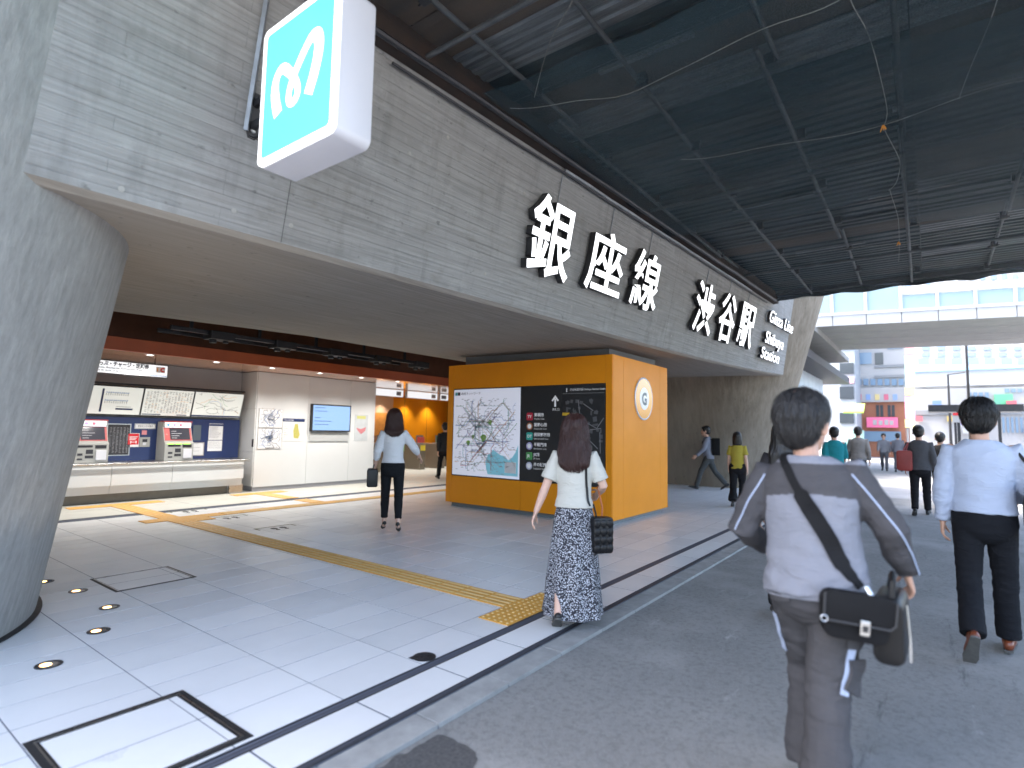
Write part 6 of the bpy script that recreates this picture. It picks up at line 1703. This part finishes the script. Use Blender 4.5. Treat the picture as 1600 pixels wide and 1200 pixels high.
w1.strap("top", [w1.T((.10, .03, .50)), w1.T((.105, -.06, .49)), w1.T((.12, -.13, .36)), w1.T((.15, -.13, .20)), w1.T((.17, -.12, .06))], .022, "shoulder_strap", M_LEATH, thick=.004, parent=b3, lift=.004)
MB().tube([w1.T((.17, -.115, .06)), w1.T((.19, -.10, -.02)), w1.T((.195, -.09, -.06))], .008, 6).build("strap_end", M_LEATH, parent=b3)
MB().tube([w1.T((.20, .08, .20)), w1.T((.245, .02, .02)), w1.T((.24, -.02, -.05))], .008, 6).build("strap_end", mat("tan_strap", (.35, .10, .03), .5), parent=b3)

# ---- woman in white shirt and black trousers
M_WSHIRT = mat_cloth("white_shirt", (.64, .65, .67), 300, var=.05)
M_BLKT = mat_cloth("black_trousers", (.012, .013, .015), 300)
w2 = Person((5.61, 6.36, 0), R(50), 1.70, "woman in white shirt, cropped black trousers and heels walking to the ticket hall", dict(legL=(9, 6, -20, 1), legR=(-7, 10, -26, 1), armL=(-2, 16, 16, 8), armR=(-6, 36, 55, 22), lean=2), vox=.012, female=True, skin=M_SKINP)
w2.hair(M_HAIRR, "medium", strands=1200, step=.028); w2.top([M_WSHIRT], "blouse", off=.016, sleeve=.78, hem=.02, amp=.006, loose=1.3); w2.trousers([M_BLKT], loose=.98, length=.86, taper=.66, amp=.004); w2.shoes(M_SHOEB, "heel")
b4 = empty("handbag", w2.root.location, w2.root.rotation_euler.z, "black handbag in the left hand of the woman in white", "bag"); b4.scale = w2.root.scale
wr = w2.arms["L"][2]
bag_box("pouch", .16, .30, .26, Matrix.Translation(wr + Vector((-.03, .02, -.16))), M_LEATH, b4, r=.03)
MB().tube([wr + Vector((-.03, -.06, -.04)), wr + Vector((-.01, -.03, .035)), wr + Vector((-.01, .05, .035)), wr + Vector((-.03, .09, -.04))], .008, 8).build("handle", M_LEATH, parent=b4, smooth=True)

# ---- people farther off
def far_person(loc, hd, h, lab, pose, top_c, bot_c, hair="short", hm=None, fem=False, sleeve=1.0, loose=1.1, vox=.016, wide=1.05, taper=.8):
    p = Person(loc, hd, h, lab, pose, vox=vox, female=fem, skin=M_SKINP if fem else M_SKIN)
    p.hair(hm or M_HAIRB, hair)
    p.top([mat_cloth("cloth_%02d%02d%02d" % tuple(int(c * 99) for c in top_c), top_c)], "shirt", off=.018, sleeve=sleeve, hem=-.02, loose=loose, amp=.006)
    p.trousers([mat_cloth("cloth_%02d%02d%02d" % tuple(int(c * 99) for c in bot_c), bot_c)], loose=wide, taper=taper)
    p.shoes(M_SHOEB)
    return p
def copy_bag(p, name, lab, M_, W, D, H, m_, straps):
    b = empty(name, p.root.location, p.root.rotation_euler.z, lab, "bag"); b.scale = p.root.scale
    bag_box("pouch", W, D, H, M_, m_, b, r=.05)
    for s_ in straps: MB().tube([p.T(q) for q in s_], .012, 6).build("strap", m_, parent=b, smooth=True)
stride = dict(legL=(24, 8, 12, 1), legR=(-22, 14, -28, 1), armL=(-14, 8, -4, 4), armR=(16, 8, 40, 4))
stride2 = dict(legL=(-14, 14, -22, 1), legR=(13, 5, 6, 1), armL=(8, 9, 20, 4), armR=(-10, 9, -2, 6))
stand = dict(legL=(4, 4, 0, 1), legR=(-4, 5, -4, 1))
pa = far_person((15.55, 4.90, 0), R(108), 1.74, "man in grey shirt with backpack striding past the brown pier", dict(legL=(27, 10, 14, 1), legR=(-26, 14, -30, 1), armL=(20, 10, 45, 4), armR=(-10, 10, 0, 4), lean=4), (.20, .21, .25), (.07, .075, .075))
copy_bag(pa, "backpack", "black backpack on the man by the brown pier", Matrix.Translation(pa.T((0, -.22, .26))), .32, .20, .46, M_NYLON, [[(-.1, -.13, .45), (-.1, .0, .52), (-.1, .12, .40), (-.12, .08, .15)], [(.1, -.13, .45), (.1, .0, .52), (.1, .12, .40), (.12, .08, .15)]])
pb = far_person((12.5, 3.32, 0), R(12), 1.52, "woman in mustard yellow top and wide black trousers before the brown pier", stride2, (.36, .30, .05), (.012, .012, .014), "bob", fem=True, sleeve=.35, wide=1.2, taper=1.15)
pc = far_person(along(1226, 5.2), R(10), 1.60, "dark haired woman half hidden beside the nearest man's head", stand, (.03, .028, .03), (.015, .015, .016), "long", fem=True, sleeve=.2, vox=.012)
pd = far_person(along(1304, 14.0), R(20), 1.70, "person in teal clothes partly behind the nearest man's ear", stride, (.02, .22, .25), (.10, .11, .13), sleeve=.6)
pe = far_person(along(1341, 17.6), R(5), 1.73, "man in grey jacket and black trousers in the middle of the crowd", stride2, (.16, .155, .15), (.014, .014, .016), loose=1.3)
pf = far_person((13.95, .20, -.03), R(0), 1.74, "person in dark grey jacket carrying a red bag", stride2, (.075, .075, .082), (.012, .012, .014), loose=1.4, taper=.72)
copy_bag(pf, "red_bag", "dark red shoulder bag on the person in the grey jacket", Matrix.Translation(pf.T((-.24, -.14, .12))), .26, .18, .40, mat("red_bag", (.24, .022, .018), .5, var=.2), [[(-.22, -.12, .3), (-.17, -.06, .46), (-.16, .03, .47)], [(-.26, -.2, .3), (-.18, -.08, .47), (-.16, .03, .47)]])
pg = far_person((15.7, -.16, -.03), R(-4), 1.66, "person in black just right of the grey jacket with the red bag", stride, (.02, .02, .022), (.014, .014, .016))
ph = far_person((31.0, 1.75, -.02), R(180), 1.70, "left of two distant people in grey walking towards the camera", stride, (.22, .22, .24), (.10, .10, .11), vox=.025)
pi_ = far_person((30.6, 1.20, -.02), R(0), 1.68, "right of two distant people in grey beyond the crowd", stride2, (.16, .16, .18), (.08, .08, .09), vox=.025)
pj = far_person((12.35, 11.72, 0), R(60), 1.70, "person in black at the kiosk's left edge inside the hall", stride, (.02, .02, .022), (.012, .012, .014), vox=.018)

bpy.data.scenes.remove(SCRATCH)
